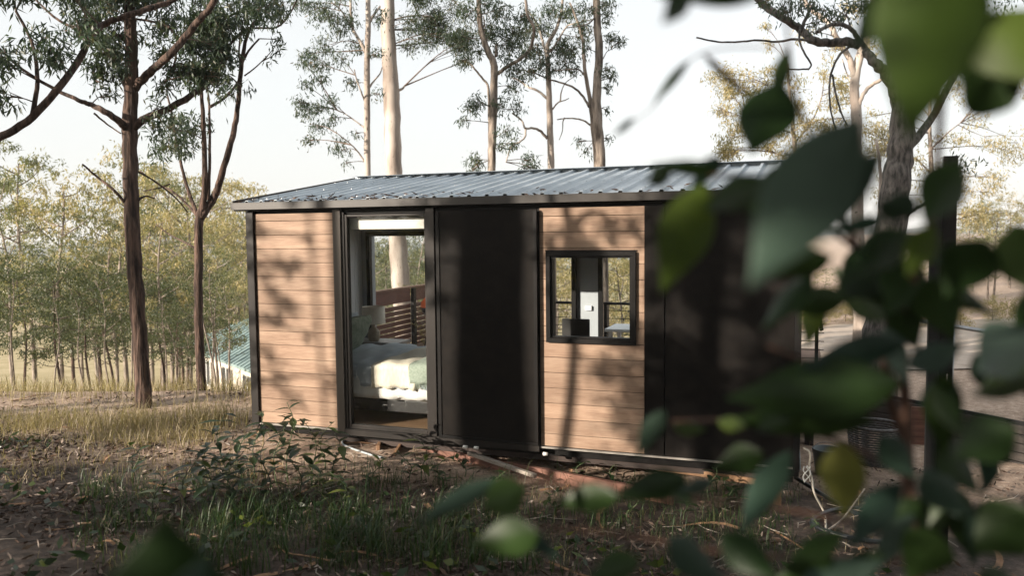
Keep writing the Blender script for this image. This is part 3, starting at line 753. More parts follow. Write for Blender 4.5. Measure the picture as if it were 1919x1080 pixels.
bp_ = thing('post', 'tall black square post at the right in front of the tree', 'post', (6.8, -.5, g))
MB().box(6.725, 6.80, -.56, -.49, g-.1, 2.44).build('shaft', 'matt_black', bp_, bevel=.004)
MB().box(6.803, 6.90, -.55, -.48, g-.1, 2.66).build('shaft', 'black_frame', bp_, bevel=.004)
mb = MB().tube([(6.86, -.57, 1.0), (6.852, -.58, .4), (6.866, -.575, .1)], .006, 6); mb.build('cord', 'rope', bp_)
# distant frame structure piece right of the cabin (stair stringer)
oneplank('slim black metal brace beyond the right end of the cabin', at(1531, 575, 10.5), at(1540, 620, 10.4), .03, .05, 'black_frame', name='brace', cat='brace')

# ---------------------------------------------------------------- neighbour's house down the slope on the left
A = at(338, 652, 44); B = at(560, 722, 31); Az = A.copy()
ax = (B-A); ax[2] = 0; Ln = np.linalg.norm(ax); ax /= Ln; nr = np.array([-ax[1], ax[0], 0])
if np.dot(nr, CAM-A) > 0: nr = -nr
ze = (A[2]+B[2])/2; gh = float(min(gz(A[0], A[1]), gz(B[0], B[1])))-.5
hs = thing('house', 'pale walled house with teal roof down the slope at the left', 'house', (A[0], A[1], gh))


def hp(u, v, z): return A+ax*u+nr*v+np.array([0, 0, z-A[2]])


W = 7.5; rz = ze+1.9
mb = MB(); v = [hp(.6, .6, gh), hp(Ln-.6, .6, gh), hp(Ln-.6, W-.6, gh), hp(.6, W-.6, gh)]+[hp(.6, .6, ze), hp(Ln-.6, .6, ze), hp(Ln-.6, W-.6, ze), hp(.6, W-.6, ze)]
mb.add(v, [(3, 2, 1, 0), (4, 5, 6, 7), (0, 1, 5, 4), (1, 2, 6, 5), (2, 3, 7, 6), (3, 0, 4, 7)]); mb.build('wall', 'far_wall', hs)
mb = MB(); v = [hp(0, 0, ze), hp(Ln, 0, ze), hp(Ln, W, ze), hp(0, W, ze), hp(W*.45, W/2, rz), hp(Ln-W*.45, W/2, rz)]+[hp(0, 0, ze-.12), hp(Ln, 0, ze-.12), hp(Ln, W, ze-.12), hp(0, W, ze-.12)]
mb.add(v, [(0, 1, 5, 4), (1, 2, 5), (2, 3, 4, 5), (3, 0, 4), (6, 7, 1, 0), (7, 8, 2, 1), (8, 9, 3, 2), (9, 6, 0, 3), (9, 8, 7, 6)]); rf = mb.build('roof', 'teal_roof', hs)
mb = MB()
for i in range(int(Ln/.45)):
    u = .2+i*.45; s = min(1, u/(W*.45), (Ln-u)/(W*.45)); mb.bar(hp(u, 0, ze+.03), hp(u, W/2*s, ze+(rz-ze)*s+.03), .05, .04)
mb.build('ribs', 'teal_roof', rf)
for u in (2.2, 5.4, 8.4, 11.2, 13.5):
    if u+1.4 > Ln: break
    mb = MB(); mb.add([hp(u, .55, ze-1.8), hp(u+1.3, .55, ze-1.8), hp(u+1.3, .55, ze-.6), hp(u, .55, ze-.6), hp(u, .6, ze-1.8), hp(u+1.3, .6, ze-1.8), hp(u+1.3, .6, ze-.6), hp(u, .6, ze-.6)], [(0, 1, 2, 3), (1, 0, 4, 5), (3, 2, 6, 7), (0, 3, 7, 4), (2, 1, 5, 6)])
    wv = mb.build('window', 'far_glass', hs)
    mb = MB()
    for k in (0, .65, 1.3): mb.bar(hp(u+k, .52, ze-1.85), hp(u+k, .52, ze-.55), .07, .05, nr)
    mb.bar(hp(u-.03, .52, ze-1.85), hp(u+1.33, .52, ze-1.85), .07, .07); mb.build('frame', 'white_paint', wv)

# ---------------------------------------------------------------- trees traced as real 3-D limbs at their own distance


def hero_tree(label, bark, D, trunk, limbs, clusters, leafm, group=None, cat='tree', leaf=(.105, .022), base_px=None, extra_top=0, spread=1.0, name='gum_tree'):
    """trunk: [(px,py,r_px)...] from the lowest seen point up; limbs: (pts, r0, r1, depth_end)"""
    P = [at(x, y, D) for x, y, r in trunk]; rr = [r*D/F for x, y, r in trunk]
    g0 = float(gz(P[0][0], P[0][1]))
    if P[0][2] > g0+.1:
        dirn = (P[0]-P[1]); dirn = dirn/abs(dirn[2]) if dirn[2] < -.01 else np.array([0, 0, -1.])
        h = P[0][2]-g0; q = P[0]+np.array([dirn[0]*.4, dirn[1]*.4, -1])*h
        q[2] = float(gz(q[0], q[1]))
        P = [q-np.array([0, 0, .25]), q+(P[0]-q)*.12]+P; rr = [rr[0]*1.45, rr[0]*1.12]+rr
    else:
        P = [P[0]-np.array([0, 0, P[0][2]-g0+.2])]+P[0:]; rr = [rr[0]*1.25]+rr
    root = thing(name, label, cat, (P[0][0], P[0][1], float(gz(P[0][0], P[0][1]))), group)
    S = smoothpts(P, 6); RR_ = np.interp(np.linspace(0, len(P)-1, len(S)), range(len(P)), rr)
    S = [p+np.array([math.sin(i*1.7+D), math.cos(i*1.3+D), 0])*RR_[i]*(.035 if bark == 'bark_smooth' else .07) for i, p in enumerate(S)]
    MB().tube(S, list(RR_), 16, rough=.10).build('trunk', bark, root, True)
    samples = [(p, r) for p, r in zip(S, RR_)][len(S)//3:]
    for pts, r0, r1, dD in limbs:
        n = len(pts); L = []
        p0 = at(*pts[0], D); j = int(np.argmin([np.linalg.norm(p0-s) for s in S]))
        for i, (x, y) in enumerate(pts):
            t = i/(n-1); L.append(at(x, y, D+dD*t+.12*math.sin(i*2.3+x)*(t > 0)))
        Q = smoothpts(L, 5); ra = [(r0+(r1-r0)*(i/(len(Q)-1))**.8)*D/F for i in range(len(Q))]
        Q = [q+np.array([math.sin(i*2.1+x), 0, math.cos(i*1.9+y)])*ra[i]*.14*(i > 0) for i, q in enumerate(Q)]
        MB().tube(Q, ra, 9, rough=.12).build('branch', bark, root, True)
        samples += list(zip(Q, ra))
    if not clusters: return root
    SP = np.array([s[0] for s in samples]); C, Rr, N = [], [], []; tw = MB()
    for c in clusters:
        x, y, r, n = c[:4]; dd = c[4] if len(c) > 4 else (random.random()-.5)*r*D/F*2.2
        cc = at(x, y, D+dd); C.append(cc); Rr.append(r*D/F); N.append(int(n*(1.35 if D > 13 else .95)))
        dist = np.linalg.norm(SP-cc, axis=1)+np.maximum(0, SP[:, 2]-cc[2])*.8; s = SP[int(np.argmin(dist))]
        d = np.linalg.norm(cc-s); mid = (s+cc)/2+np.array([random.random()-.5, random.random()-.5, .6*random.random()])*d*.18
        pts = smoothpts([s, mid, cc], 4); tw.tube(pts, list(np.linspace(min(.02, .006+.008*d), .004, len(pts))), 5)
        for _ in range(5):
            v = rng.normal(size=3); v /= np.linalg.norm(v); e = cc+v*Rr[-1]*(.5+.4*random.random()); m_ = (cc+e)/2+rng.normal(size=3)*Rr[-1]*.12
            st = pts[random.randint(len(pts)//2, len(pts)-1)]; tw.tube(smoothpts([st, m_, e], 3), list(np.linspace(.006, .0025, 7)), 4)
    tw.build('twigs', 'twig_bark', root)
    foliage('crown', C, Rr, N, leafm, root, leaf)
    return root


def scatter_cl(x0, x1, y0, y1, k, r, n, seed):
    rs = random.Random(seed)
    return [(rs.uniform(x0, x1), rs.uniform(y0, y1), r*rs.uniform(.6, 1.3), int(n*rs.uniform(.6, 1.3))) for _ in range(k)]


# 1 the dark stringybark left of the cabin
hero_tree('thick dark rough barked tree with spreading limbs left of the cabin', 'bark_brown', 10.3,
    [(272, 782, 15.5), (266, 700, 13.8), (259, 600, 13.2), (252, 500, 13.4), (247, 400, 13.6), (244, 300, 13.2), (243, 235, 14), (246, 165, 12), (246, 90, 11), (243, 0, 10), (248, -140, 7), (250, -300, 3)],
    [([(240, 245), (222, 226), (195, 208), (170, 196), (148, 188), (90, 160), (30, 120), (-30, 60)], 8, 1.6, -.6), ([(250, 240), (272, 222), (300, 211), (345, 187), (388, 157), (408, 133), (428, 100)], 8, 4.5, .6),
     ([(248, 168), (270, 146), (292, 125), (318, 102), (345, 72), (375, 35), (398, 8), (420, -50)], 8.5, 5, -1), ([(240, 165), (225, 130), (208, 106), (188, 84), (160, 64), (100, 30), (40, -30)], 7, 1.6, .6),
     ([(243, 90), (232, 72), (222, 66), (208, 68), (198, 82)], 5, 2.5, 0), ([(320, 100), (332, 92), (332, 72), (318, 52), (295, 42), (240, 33)], 3, 2, -.2), ([(330, 94), (328, 115), (318, 135), (308, 155)], 2.4, 1.2, -.2),
     ([(362, 58), (395, 48), (425, 32), (455, 22)], 3, 1.2, .3), ([(238, 385), (215, 358), (180, 330), (155, 308)], 3.2, 1.6, -.3), ([(255, 378), (272, 368), (290, 372)], 3, 1, .2), ([(252, 318), (290, 340), (330, 372), (352, 398)], 2, 1.2, .6),
     ([(318, 345), (300, 352), (268, 358)], 1.5, .9, .2), ([(176, 212), (200, 232), (226, 250)], 2, 1.2, 0), ([(185, 105), (176, 130), (178, 148), (186, 154)], 3, 1.2, -.2)],
    scatter_cl(150, 450, -60, 60, 20, 34, 260, 1)+scatter_cl(150, 235, 40, 135, 9, 26, 240, 2)+scatter_cl(270, 430, 30, 150, 16, 26, 190, 3)+[(300, 200, 26, 120), (285, 235, 16, 70), (205, 175, 18, 60), (310, 160, 26, 150), (365, 125, 26, 240), (395, 90, 30, 330), (350, 80, 26, 220), (430, 110, 15, 120), (500, 20, 30, 300), (470, 8, 26, 220), (250, 60, 30, 160), (310, 45, 30, 160), (450, 160, 20, 60)], 'gum_leaf')
# nearer left tree that sends one sunlit limb across the corner
hero_tree('reddish tree just outside the left edge sending a sunlit limb across the corner', 'bark_brown', 8.2,
    [(-90, 830, 20), (-85, 600, 17), (-75, 400, 15), (-60, 260, 12), (-50, 60, 9), (-40, -120, 5)],
    [([(-62, 290), (-10, 262), (50, 228), (105, 170), (148, 112), (168, 72), (195, 45), (235, 30), (290, 12), (320, 2), (370, -30)], 8, 5, .6), ([(60, 220), (70, 150), (60, 80), (30, 20)], 5, 2.5, .4)],
    scatter_cl(-60, 160, -60, 120, 12, 36, 220, 5)+[(20, 180, 30, 120)], 'gum_leaf')
# 2 forked slender tree
hero_tree('slender grey tree forking into several stems just left of the cabin', 'bark_brown', 11.4,
    [(381, 772, 9.5), (376, 690, 8.5), (372, 600, 8), (372, 500, 7.6), (373, 415, 8), (380, 385, 6.5), (384, 330, 5), (381, 230, 4), (377, 165, 3)],
    [([(373, 412), (352, 355), (338, 300), (322, 215), (312, 170)], 4.2, 1.6, .6), ([(376, 408), (402, 368), (416, 325), (436, 255), (445, 205), (452, 125), (462, 70), (478, 38)], 8, 2.6, -.3),
     ([(452, 122), (466, 95), (486, 72)], 2.6, 1.6, -.2), ([(390, 375), (393, 300), (392, 198), (388, 160)], 3.6, 1.6, .4), ([(394, 200), (420, 184), (440, 162), (450, 140), (448, 90), (455, 40)], 3, 1.5, .4),
     ([(428, 86), (455, 58), (480, 52), (520, 50), (545, 22), (560, -10)], 2.6, 1.4, .5), ([(458, 142), (480, 125), (505, 100), (520, 80)], 1.5, .7, .4), ([(373, 410), (352, 385), (322, 358), (296, 345), (262, 320)], 2.6, 1.2, 1.0),
     ([(374, 470), (348, 455), (318, 440), (292, 420)], 2.2, 1.0, 1.0)],
    [(318, 245, 42, 420), (345, 265, 34, 300), (300, 275, 30, 200), (375, 235, 26, 150), (340, 230, 30, 260), (405, 95, 32, 420), (390, 60, 32, 360), (420, 45, 30, 280), (360, 150, 24, 120), (400, 140, 20, 160), (505, 5, 34, 380), (455, 0, 34, 300), (530, 20, 20, 120), (525, 75, 8, 40), (520, 95, 10, 24), (500, 110, 9, 16), (365, 40, 30, 200)], 'gum_leaf')
# 3 thin brown tree beside the great white gum
hero_tree('thin brown gum with drooping sprays left of the great white gum', 'bark_smooth', 17,
    [(689, 340, 6), (688, 250, 5.8), (688, 180, 5.8), (688, 110, 5.4), (690, 40, 5), (689, -60, 4)],
    [([(686, 98), (675, 78), (662, 55), (658, 30), (656, -20)], 3.4, 2.4, .5), ([(683, 303), (672, 286), (655, 268), (632, 250)], 1.8, .8, -.6), ([(684, 240), (668, 228), (648, 214), (632, 206)], 1.7, .8, .6),
     ([(683, 188), (676, 170), (668, 148), (664, 130)], 1.8, .9, -.4), ([(691, 165), (702, 150), (712, 138), (716, 126)], 2.2, 1, .3), ([(692, 42), (700, 28), (712, 12)], 3, 2, .3), ([(662, 55), (640, 20), (622, 5)], 1.8, 1, -.6)],
    [(575, 205, 22, 190), (560, 190, 14, 90), (600, 200, 18, 150), (620, 190, 16, 80), (590, 235, 16, 100), (580, 262, 14, 90), (630, 265, 20, 110), (645, 280, 12, 50), (575, 160, 14, 90), (598, 120, 26, 260), (580, 100, 20, 150), (612, 85, 22, 170), (570, 118, 14, 60), (640, 110, 20, 110), (600, 148, 14, 80), (665, 155, 16, 90), (650, 40, 22, 200), (615, 30, 26, 260), (590, 15, 28, 300), (640, -5, 28, 300), (670, 90, 22, 140), (705, 100, 16, 90), (710, 175, 12, 50), (620, 220, 16, 110), (668, 250, 12, 24), (650, 305, 12, 22), (710, 30, 18, 120), (632, 60, 18, 130), (560, 5, 20, 160)], 'gum_leaf')
# 4 great white gum
T4 = hero_tree('great pale smooth gum rising straight up behind the cabin roof', 'bark_smooth', 19,
    [(757, 600, 17), (750, 520, 17), (745, 450, 16.5), (739, 335, 15.5), (736, 250, 15), (733, 165, 15), (729, 100, 13.5), (726, 0, 12.5), (722, -160, 9)],
    [([(745, 170), (754, 166), (758, 161)], 3, 1.6, -.1), ([(724, -90), (790, -40), (850, 0)], 5, 2.5, .5)],
    scatter_cl(760, 870, -30, 75, 12, 28, 330, 11)+[(795, 75, 28, 330), (835, 65, 26, 300), (865, 85, 24, 260), (880, 110, 16, 100), (770, 90, 18, 110), (770, 40, 26, 280), (905, 60, 18, 110)], 'gum_leaf_dark')
# 5
hero_tree('pale twisting gum forking above the middle of the roof', 'bark_grey', 16,
    [(921, 335, 7.5), (923, 260, 7.2), (926, 150, 7), (925, 118, 6.6), (914, 95, 6), (903, 60, 5.4), (898, 20, 5), (896, -60, 4)],
    [([(933, 138), (950, 125), (975, 110), (993, 92), (999, 70), (1000, 50), (988, 25), (984, -20)], 3.6, 2.6, -.5), ([(918, 300), (917, 230), (915, 165), (905, 148), (892, 132), (878, 115)], 3, 1.6, .4), ([(930, 105), (930, 84)], 3.4, 2.4, 0),
     ([(914, 90), (910, 60), (906, 30)], 2.2, 1.2, .4)],
    [(880, 200, 18, 150), (895, 190, 16, 110), (870, 225, 9, 50), (895, 300, 18, 150), (885, 320, 12, 60), (925, 60, 26, 300), (950, 85, 26, 320), (965, 60, 26, 300), (940, 20, 26, 280), (880, 20, 28, 330), (860, 70, 26, 320), (870, 110, 18, 130), (895, 100, 12, 60), (940, 195, 20, 110), (965, 165, 20, 130), (970, 205, 16, 90), (950, 245, 20, 110), (965, 270, 12, 60), (945, 275, 10, 50), (960, 120, 22, 180), (975, 30, 22, 200), (915, 5, 24, 220), (985, 105, 16, 110), (970, 140, 16, 110)], 'gum_leaf')
# 6
hero_tree('slim pale gum with crooked bare side limbs above the roof centre', 'bark_smooth', 17,
    [(1033, 332, 6.4), (1031, 250, 6), (1029, 180, 5.4), (1027, 125, 4.8), (1026, 85, 4), (1042, 55, 3.2), (1052, 22, 2.6), (1056, -30, 2)],
    [([(1026, 185), (1008, 170), (990, 163), (975, 152), (958, 144)], 2.8, 1.3, .5), ([(1026, 260), (1012, 245), (998, 240), (984, 240), (978, 226), (960, 212)], 3, 1.4, -.4), ([(985, 241), (984, 256), (974, 266), (958, 275), (951, 295), (948, 304)], 2, .9, -.2),
     ([(1035, 205), (1046, 192), (1058, 188), (1066, 184)], 1.8, .8, .3), ([(1050, 190), (1052, 172), (1060, 155), (1078, 142)], 1.6, .6, .3), ([(1025, 110), (1015, 70), (1004, 40), (985, 15)], 3, 1.5, .3),
     ([(1027, 100), (1040, 85), (1060, 52), (1072, 45), (1110, 36)], 2.2, 1, -.4), ([(1014, 128), (1010, 95), (1004, 80)], 1.8, 1, .4)],
    [(1000, 90, 22, 260), (1020, 60, 22, 220), (1045, 95, 24, 260), (1060, 80, 20, 170), (1000, 35, 24, 240), (1035, 15, 24, 240), (1060, 120, 22, 170), (1075, 95, 20, 130), (985, 60, 22, 210), (1010, 120, 22, 170), (990, 130, 18, 110), (1065, 20, 20, 150), (995, 302, 16, 150), (1005, 318, 12, 70), (985, 318, 10, 50), (1095, 70, 18, 100), (1040, 130, 18, 100), (1080, 130, 14, 50)], 'gum_leaf')
# 7, 8 pair at the right of the roof
hero_tree('slim bending gum close beside the taller mottled trunk', 'bark_grey', 16.5,
    [(1118, 330, 4.6), (1112, 250, 4.2), (1106, 190, 3.8), (1096, 130, 3.4), (1092, 75, 3), (1080, 35, 2.2), (1068, 5, 1.8)],
    [([(1108, 236), (1094, 226), (1076, 222), (1058, 222), (1044, 224)], 2, 1, .3), ([(1058, 221), (1055, 228), (1054, 245), (1048, 262)], 1.4, .6, 0), ([(1104, 200), (1092, 180), (1075, 164), (1052, 155), (1028, 148), (1005, 138), (978, 130)], 2.6, 1.2, .6),
     ([(1094, 140), (1084, 130), (1062, 130), (1035, 133)], 2, 1, .3), ([(1092, 110), (1092, 60), (1096, 20)], 1.6, .8, .3)],
    [(1090, 45, 18, 150), (1110, 60, 14, 60), (1085, 265, 12, 30), (1098, 285, 14, 34), (1075, 20, 20, 150), (1060, 100, 16, 90)], 'gum_leaf')
hero_tree('tall straight mottled trunk at the right end of the roof line', 'bark_grey', 15.8,
    [(1126, 330, 9.5), (1122, 250, 9), (1118, 180, 8.4), (1123, 100, 7.4), (1119, 40, 7), (1117, -60, 6)],
    [([(1130, 110), (1138, 96), (1148, 92)], 1, .5, .2), ([(1119, 28), (1100, 45), (1062, 52)], 1.6, .9, -.4)],
    [(1145, 75, 16, 110), (1160, 78, 10, 50), (1140, 130, 14, 100), (1148, 145, 10, 50), (1138, 165, 9, 36), (1135, 205, 11, 24), (1140, 260, 9, 26), (1098, 90, 14, 70), (1140, 30, 16, 80), (1135, 5, 20, 130), (1105, 15, 18, 120)], 'gum_leaf')
# 9 big leaning trunk at the right and its brown limb
hero_tree('big leaning grey trunk behind the black post with a long brown limb', 'bark_mottled_shaded', 12.5,
    [(1648, 650, 30), (1655, 560, 28), (1668, 450, 27), (1678, 350, 25), (1688, 280, 23), (1692, 200, 21), (1682, 110, 18), (1662, 40, 16), (1640, -30, 14), (1610, -140, 9)],
    [([(1690, 200), (1662, 140), (1640, 118), (1622, 95)], 12, 8, -.3), ([(1628, 100), (1600, 60), (1585, 48), (1558, 46), (1530, 60)], 5, 3, -.6), ([(1610, 84), (1585, 78), (1555, 80), (1525, 76), (1500, 55), (1470, 35), (1435, 12), (1410, -15)], 9, 6.5, .5),
     ([(1525, 78), (1490, 73), (1455, 78), (1420, 75), (1385, 78), (1345, 78), (1305, 70)], 2.6, 1.6, .4), ([(1500, 58), (1512, 30), (1525, 5)], 4, 2.4, .3), ([(1500, 50), (1498, 75), (1508, 100), (1520, 120), (1515, 130)], 2.2, 1.5, -.3), ([(1515, 129), (1490, 130), (1462, 128)], 1.8, 1.2, -.3),
     ([(1595, 85), (1572, 105), (1556, 145), (1556, 200), (1568, 250)], 2.6, 1.4, -.3), ([(1560, 140), (1566, 175), (1578, 215), (1588, 235)], 2, 1.4, -.2), ([(1688, 430), (1700, 403), (1722, 388), (1745, 375), (1800, 340)], 4, 2.4, -.4), ([(1680, 300), (1740, 230), (1800, 120), (1850, 60)], 9, 5, .8)],
    [(1470, 15, 24, 150), (1500, 5, 28, 200), (1540, 15, 28, 170), (1580, 20, 28, 170), (1620, 10, 26, 160), (1435, 0, 18, 80), (1560, 40, 22, 90), (1640, 40, 22, 100), (1800, 100, 60, 260), (1860, 40, 60, 300), (1800, 320, 40, 150), (1530, 40, 18, 60)], 'gum_leaf')
# 10 white forked gum right
hero_tree('white forked gum standing behind the brown limb on the right', 'bark_smooth', 16.5,
    [(1612, 560, 12), (1608, 440, 11), (1604, 300, 10), (1605, 215, 9.5), (1601, 170, 8.5), (1607, 120, 8), (1622, 75, 7), (1632, 45, 6), (1640, -20, 5)],
    [([(1602, 150), (1592, 110), (1570, 75), (1555, 45), (1530, 25), (1510, 5), (1500, -30)], 6, 4, .4), ([(1608, 205), (1616, 180), (1630, 162), (1650, 150), (1670, 140)], 4, 3, -.3), ([(1604, 165), (1590, 145), (1578, 110)], 2, 1, .3),
     ([(1640, 560), (1641, 480), (1646, 430), (1650, 330), (1642, 260)], 4.5, 2.5, -.5)],
    [(1510, 60, 20, 60), (1560, 90, 26, 90), (1640, 80, 24, 90), (1600, 20, 26, 120)], 'gum_leaf_gold')
# sparse golden crowns behind on the right
hero_tree('fine twiggy gum with golden sprays behind the right of the roof', 'bark_grey', 24,
    [(1500, 420, 5), (1495, 330, 4.5), (1488, 260, 4), (1480, 180, 3), (1475, 120, 2)],
    [([(1490, 290), (1460, 290), (1430, 270), (1405, 240)], 1.8, .8, .5), ([(1486, 250), (1455, 240), (1425, 235), (1400, 222)], 1.5, .6, -.5), ([(1488, 270), (1520, 230), (1540, 180), (1545, 130)], 1.8, .8, .6), ([(1482, 220), (1470, 190), (1440, 160)], 1.4, .7, .2), ([(1496, 340), (1530, 310), (1570, 300)], 1.6, .7, -.4)],
    scatter_cl(1340, 1480, 130, 320, 22, 24, 130, 21)+scatter_cl(1450, 1590, 130, 320, 20, 26, 130, 22)+[(1370, 180, 20, 190), (1350, 205, 18, 150), (1395, 165, 18, 120), (1435, 50, 10, 60), (1440, 80, 12, 60), (1370, 285, 18, 150), (1440, 130, 16, 90), (1560, 200, 24, 90)], 'gum_leaf_gold', leaf=(.13, .03))
hero_tree('thin golden leaved gum at the far right behind the grey trunk', 'bark_grey', 27,
    [(1760, 470, 5), (1752, 380, 4.5), (1745, 300, 4), (1742, 200, 3), (1750, 120, 2)],
    [([(1748, 330), (1720, 300), (1700, 290)], 1.8, .8, .5), ([(1745, 280), (1775, 250), (1800, 230)], 1.8, .8, -.5), ([(1743, 220), (1720, 190), (1710, 170)], 1.5, .6, .3)],
    scatter_cl(1620, 1800, 230, 380, 18, 26, 110, 31)+scatter_cl(1790, 1930, 100, 420, 18, 34, 190, 32)+scatter_cl(1600, 1700, 180, 300, 8, 24, 80, 33), 'gum_leaf_gold', leaf=(.14, .03))

# ---------------------------------------------------------------- generic bushland trees: a few kinds, copied


def proto_tree(name, label, H, cr, seed, bark, leafm, nleaf, lsz, crown_lo=.45, nb=9, r=.09, lean=.06, cat='tree', flat=.8, csize=.34, hang=.7):
    rs = random.Random(seed); root = thing(name, label, cat, (0, 0, 0)); tp = [np.array([0, 0, -.4])]
    k = 7
    for i in range(1, k+1): tp.append(np.array([lean*H*math.sin(i*.8+seed)*.4*i/k, lean*H*math.cos(i*.9+seed*2)*.4*i/k, H*.92*i/k]))
    S = smoothpts(tp, 3); MB().tube(S, list(np.linspace(r, r*.25, len(S))), 8, rough=.1).build('trunk', bark, root, True)
    br = MB(); C, Rr, N = [], [], []
    for b_ in range(nb):
        t = crown_lo+(1-crown_lo)*((b_+.5)/nb); s = S[int(t*(len(S)-1))]; a = b_*2.4+rs.random(); ln = cr*(1.05-abs(t-.62)*1.0)*rs.uniform(.65, 1.1)
        e = s+np.array([math.cos(a)*ln, math.sin(a)*ln, ln*rs.uniform(.25, .8)]); m_ = (s+e)/2+np.array([0, 0, -ln*.08])
        q = smoothpts([s, m_, e], 3); br.tube(q, list(np.linspace(r*.35, r*.08, len(q))), 5)
        for cpt in (e, (s+e)/2+np.array([rs.uniform(-.2, .2), rs.uniform(-.2, .2), .25])*cr, e+np.array([rs.uniform(-.4, .4), rs.uniform(-.4, .4), rs.uniform(-.3, .3)])*cr):
            C.append(cpt); Rr.append(cr*csize*rs.uniform(.6, 1.2)); N.append(max(6, int(nleaf/nb/3)))
    br.build('branches', bark, root)
    foliage('crown', C, Rr, N, leafm, root, lsz, hang=hang, flat=flat)
    return root


protos = {
    'gold': [proto_tree('gum_tree', '', 8, 2.4, s, 'bark_grey', 'gum_leaf_gold', 3400, (.17, .045), .34, 11, csize=.27) for s in (1, 2, 21)],
    'olive': [proto_tree('gum_tree', '', 9, 2.3, s, 'bark_grey', 'far_leaf', 3600, (.18, .045), .35, 11, csize=.27) for s in (3, 4)],
    'dark': [proto_tree('gum_tree', '', 6, 2.0, s, 'bark_brown', 'bush_leaf', 4200, (.13, .04), .3, 12, r=.06, csize=.28, flat=.5) for s in (5, 6)],
    'sap': [proto_tree('sapling', '', 5.5, .9, s, 'bark_grey', 'bush_leaf', 900, (.12, .03), .5, 8, r=.045, lean=.10, csize=.45) for s in (7, 8)],
    'bush': [proto_tree('shrub', '', 2.2, 1.3, s, 'twig_bark', 'gum_leaf_gold', 4200, (.12, .045), .05, 12, r=.04, csize=.45, hang=.1, cat='shrub') for s in (9, 10)],
    'far': [proto_tree('gum_tree', '', 12, 4.2, s, 'bark_grey', 'far_leaf', 2600, (.55, .20), .2, 14, r=.14) for s in (11, 12)],
}
used = set()
rp = random.Random(99)
PH = {k: max(v.co.z for o in ps for c in o.children if c.type == 'MESH' for v in c.data.vertices) for k, ps in protos.items()}
BATCH = {}
ORD = 'first second third fourth fifth sixth seventh eighth ninth tenth eleventh twelfth thirteenth fourteenth fifteenth sixteenth seventeenth eighteenth nineteenth twentieth'.split()


def place(kind, px, D, ytop, label, group, wide=1.0):
    """tree standing at distance D on the terrain, tall enough that its top reaches the height seen at ytop"""
    base = rp.choice(protos[kind])
    o = base if base.name not in used else copy_tree(base)
    used.add(base.name)
    q = at(px, 600, D); g = float(gz(q[0], q[1])); zt_ = float(at(px, ytop, D)[2]); h = max(.8, zt_-g); s = h/PH[kind]
    o.location = (float(q[0]), float(q[1]), g); tl_ = .11 if kind in ('sap', 'dark') else .04; o.rotation_euler = (rp.uniform(-tl_, tl_), rp.uniform(-tl_, tl_), rp.uniform(0, 6.28)); o.scale = (s*wide, s*wide, s)
    o['label'] = label; o['group'] = group; o['category'] = 'shrub' if kind == 'bush' else ('sapling' if kind == 'sap' else 'tree')
    BATCH.setdefault(group, []).append((px, o)); return o


G1 = 'golden gums down the slope'
for px, D, y in ((232, 27, 262), (300, 23, 345), (352, 31, 270), (400, 47, 300), (446, 50, 330), (110, 24, 262), (385, 44, 290), (-10, 33, 240), (215, 46, 400), (330, 50, 330), (475, 56, 365), (260, 33, 430), (178, 52, 430)):
    place('gold', px, D, y, 'golden sunlit gum down the slope', G1, .95)
for px, D, y in ((440, 52, 400), (380, 54, 350), (150, 27, 415), (318, 34, 300), (280, 30, 300), (60, 30, 250), (462, 50, 400), (20, 22, 300), (345, 26, 430), (215, 24, 380), (405, 19, 455), (428, 17.5, 500)):
    place('olive', px, D, y, 'olive green gum down the slope', 'olive green gums down the slope')
for px, D, y in ((166, 17, 500), (212, 21, 480), (306, 18, 500), (350, 24, 520), (110, 17, 480), (40, 19, 470), (322, 15.5, 565), (-15, 16, 470)):
    place('dark', px, D, y, 'low dark green tree', 'low dark green trees at the left', 1.15)
for px, D, y in ((188, 25, 490), (262, 28, 505), (338, 27, 500), (135, 30, 460), (300, 33, 480)):
    place('dark', px, D, y, 'spreading dark green tree', 'spreading dark trees down the slope', 1.5)
for px, D, y in ((154, 13.5, 520), (180, 12.6, 590), (202, 15.5, 500), (240, 13.0, 520), (308, 14.8, 540), (330, 12.8, 560), (352, 12.6, 620), (402, 12.4, 470), (414, 12.1, 545), (393, 15, 480), (95, 13, 520), (20, 12.5, 500)):
    place('sap', px, D, y, 'thin young gum at the grassy edge', 'slender saplings at the grassy edge')
for px, D, y in ((700, 22, 425), (718, 30, 418), (650, 26, 400), (788, 22, 490), (806, 32, 440), (765, 38, 430), (735, 26, 500)):
    place('olive', px, D, y, 'green gum behind the deck', 'green gums seen through the glass door', 1.1)
place('gold', 800, 16, 505, 'small bright yellow green tree', 'green gums seen through the glass door')
place('sap', 783, 24, 395, 'thin bare stemmed gum', 'green gums seen through the glass door')
for px, D, y in ((1040, 20, 470), (1075, 24, 440), (1000, 26, 420), (1160, 18, 440), (1190, 22, 430), (1140, 26, 440), (1230, 25, 420), (900, 28, 420), (1060, 30, 430)):
    place('gold', px, D, y, 'golden bushy tree', 'golden trees seen through the small window', 1.2)
for px, D, y in ((1500, 23, 565), (1540, 22.5, 570), (1585, 23.5, 560), (1620, 23, 572), (1665, 23, 560), (1710, 22, 545), (1745, 22, 560), (1800, 22, 540), (1860, 23, 550), (1910, 22, 540), (1730, 27, 520), (1650, 28, 545), (1470, 25, 560), (1560, 28, 550), (1520, 26, 568), (1690, 25, 570), (1770, 24, 560), (1605, 26, 565)):
    place('bush', px, D, y, 'sunlit olive shrub in the hedge', 'shrub hedge beyond the pale driveway', 1.25)
for px, D, y in ((1725, 30, 440), (1790, 32, 400), (1860, 30, 360), (1925, 34, 340), (1530, 40, 500), (1600, 42, 490)):
    place('gold', px, D, y, 'golden gum beyond the hedge', 'golden gums beyond the hedge at the right')
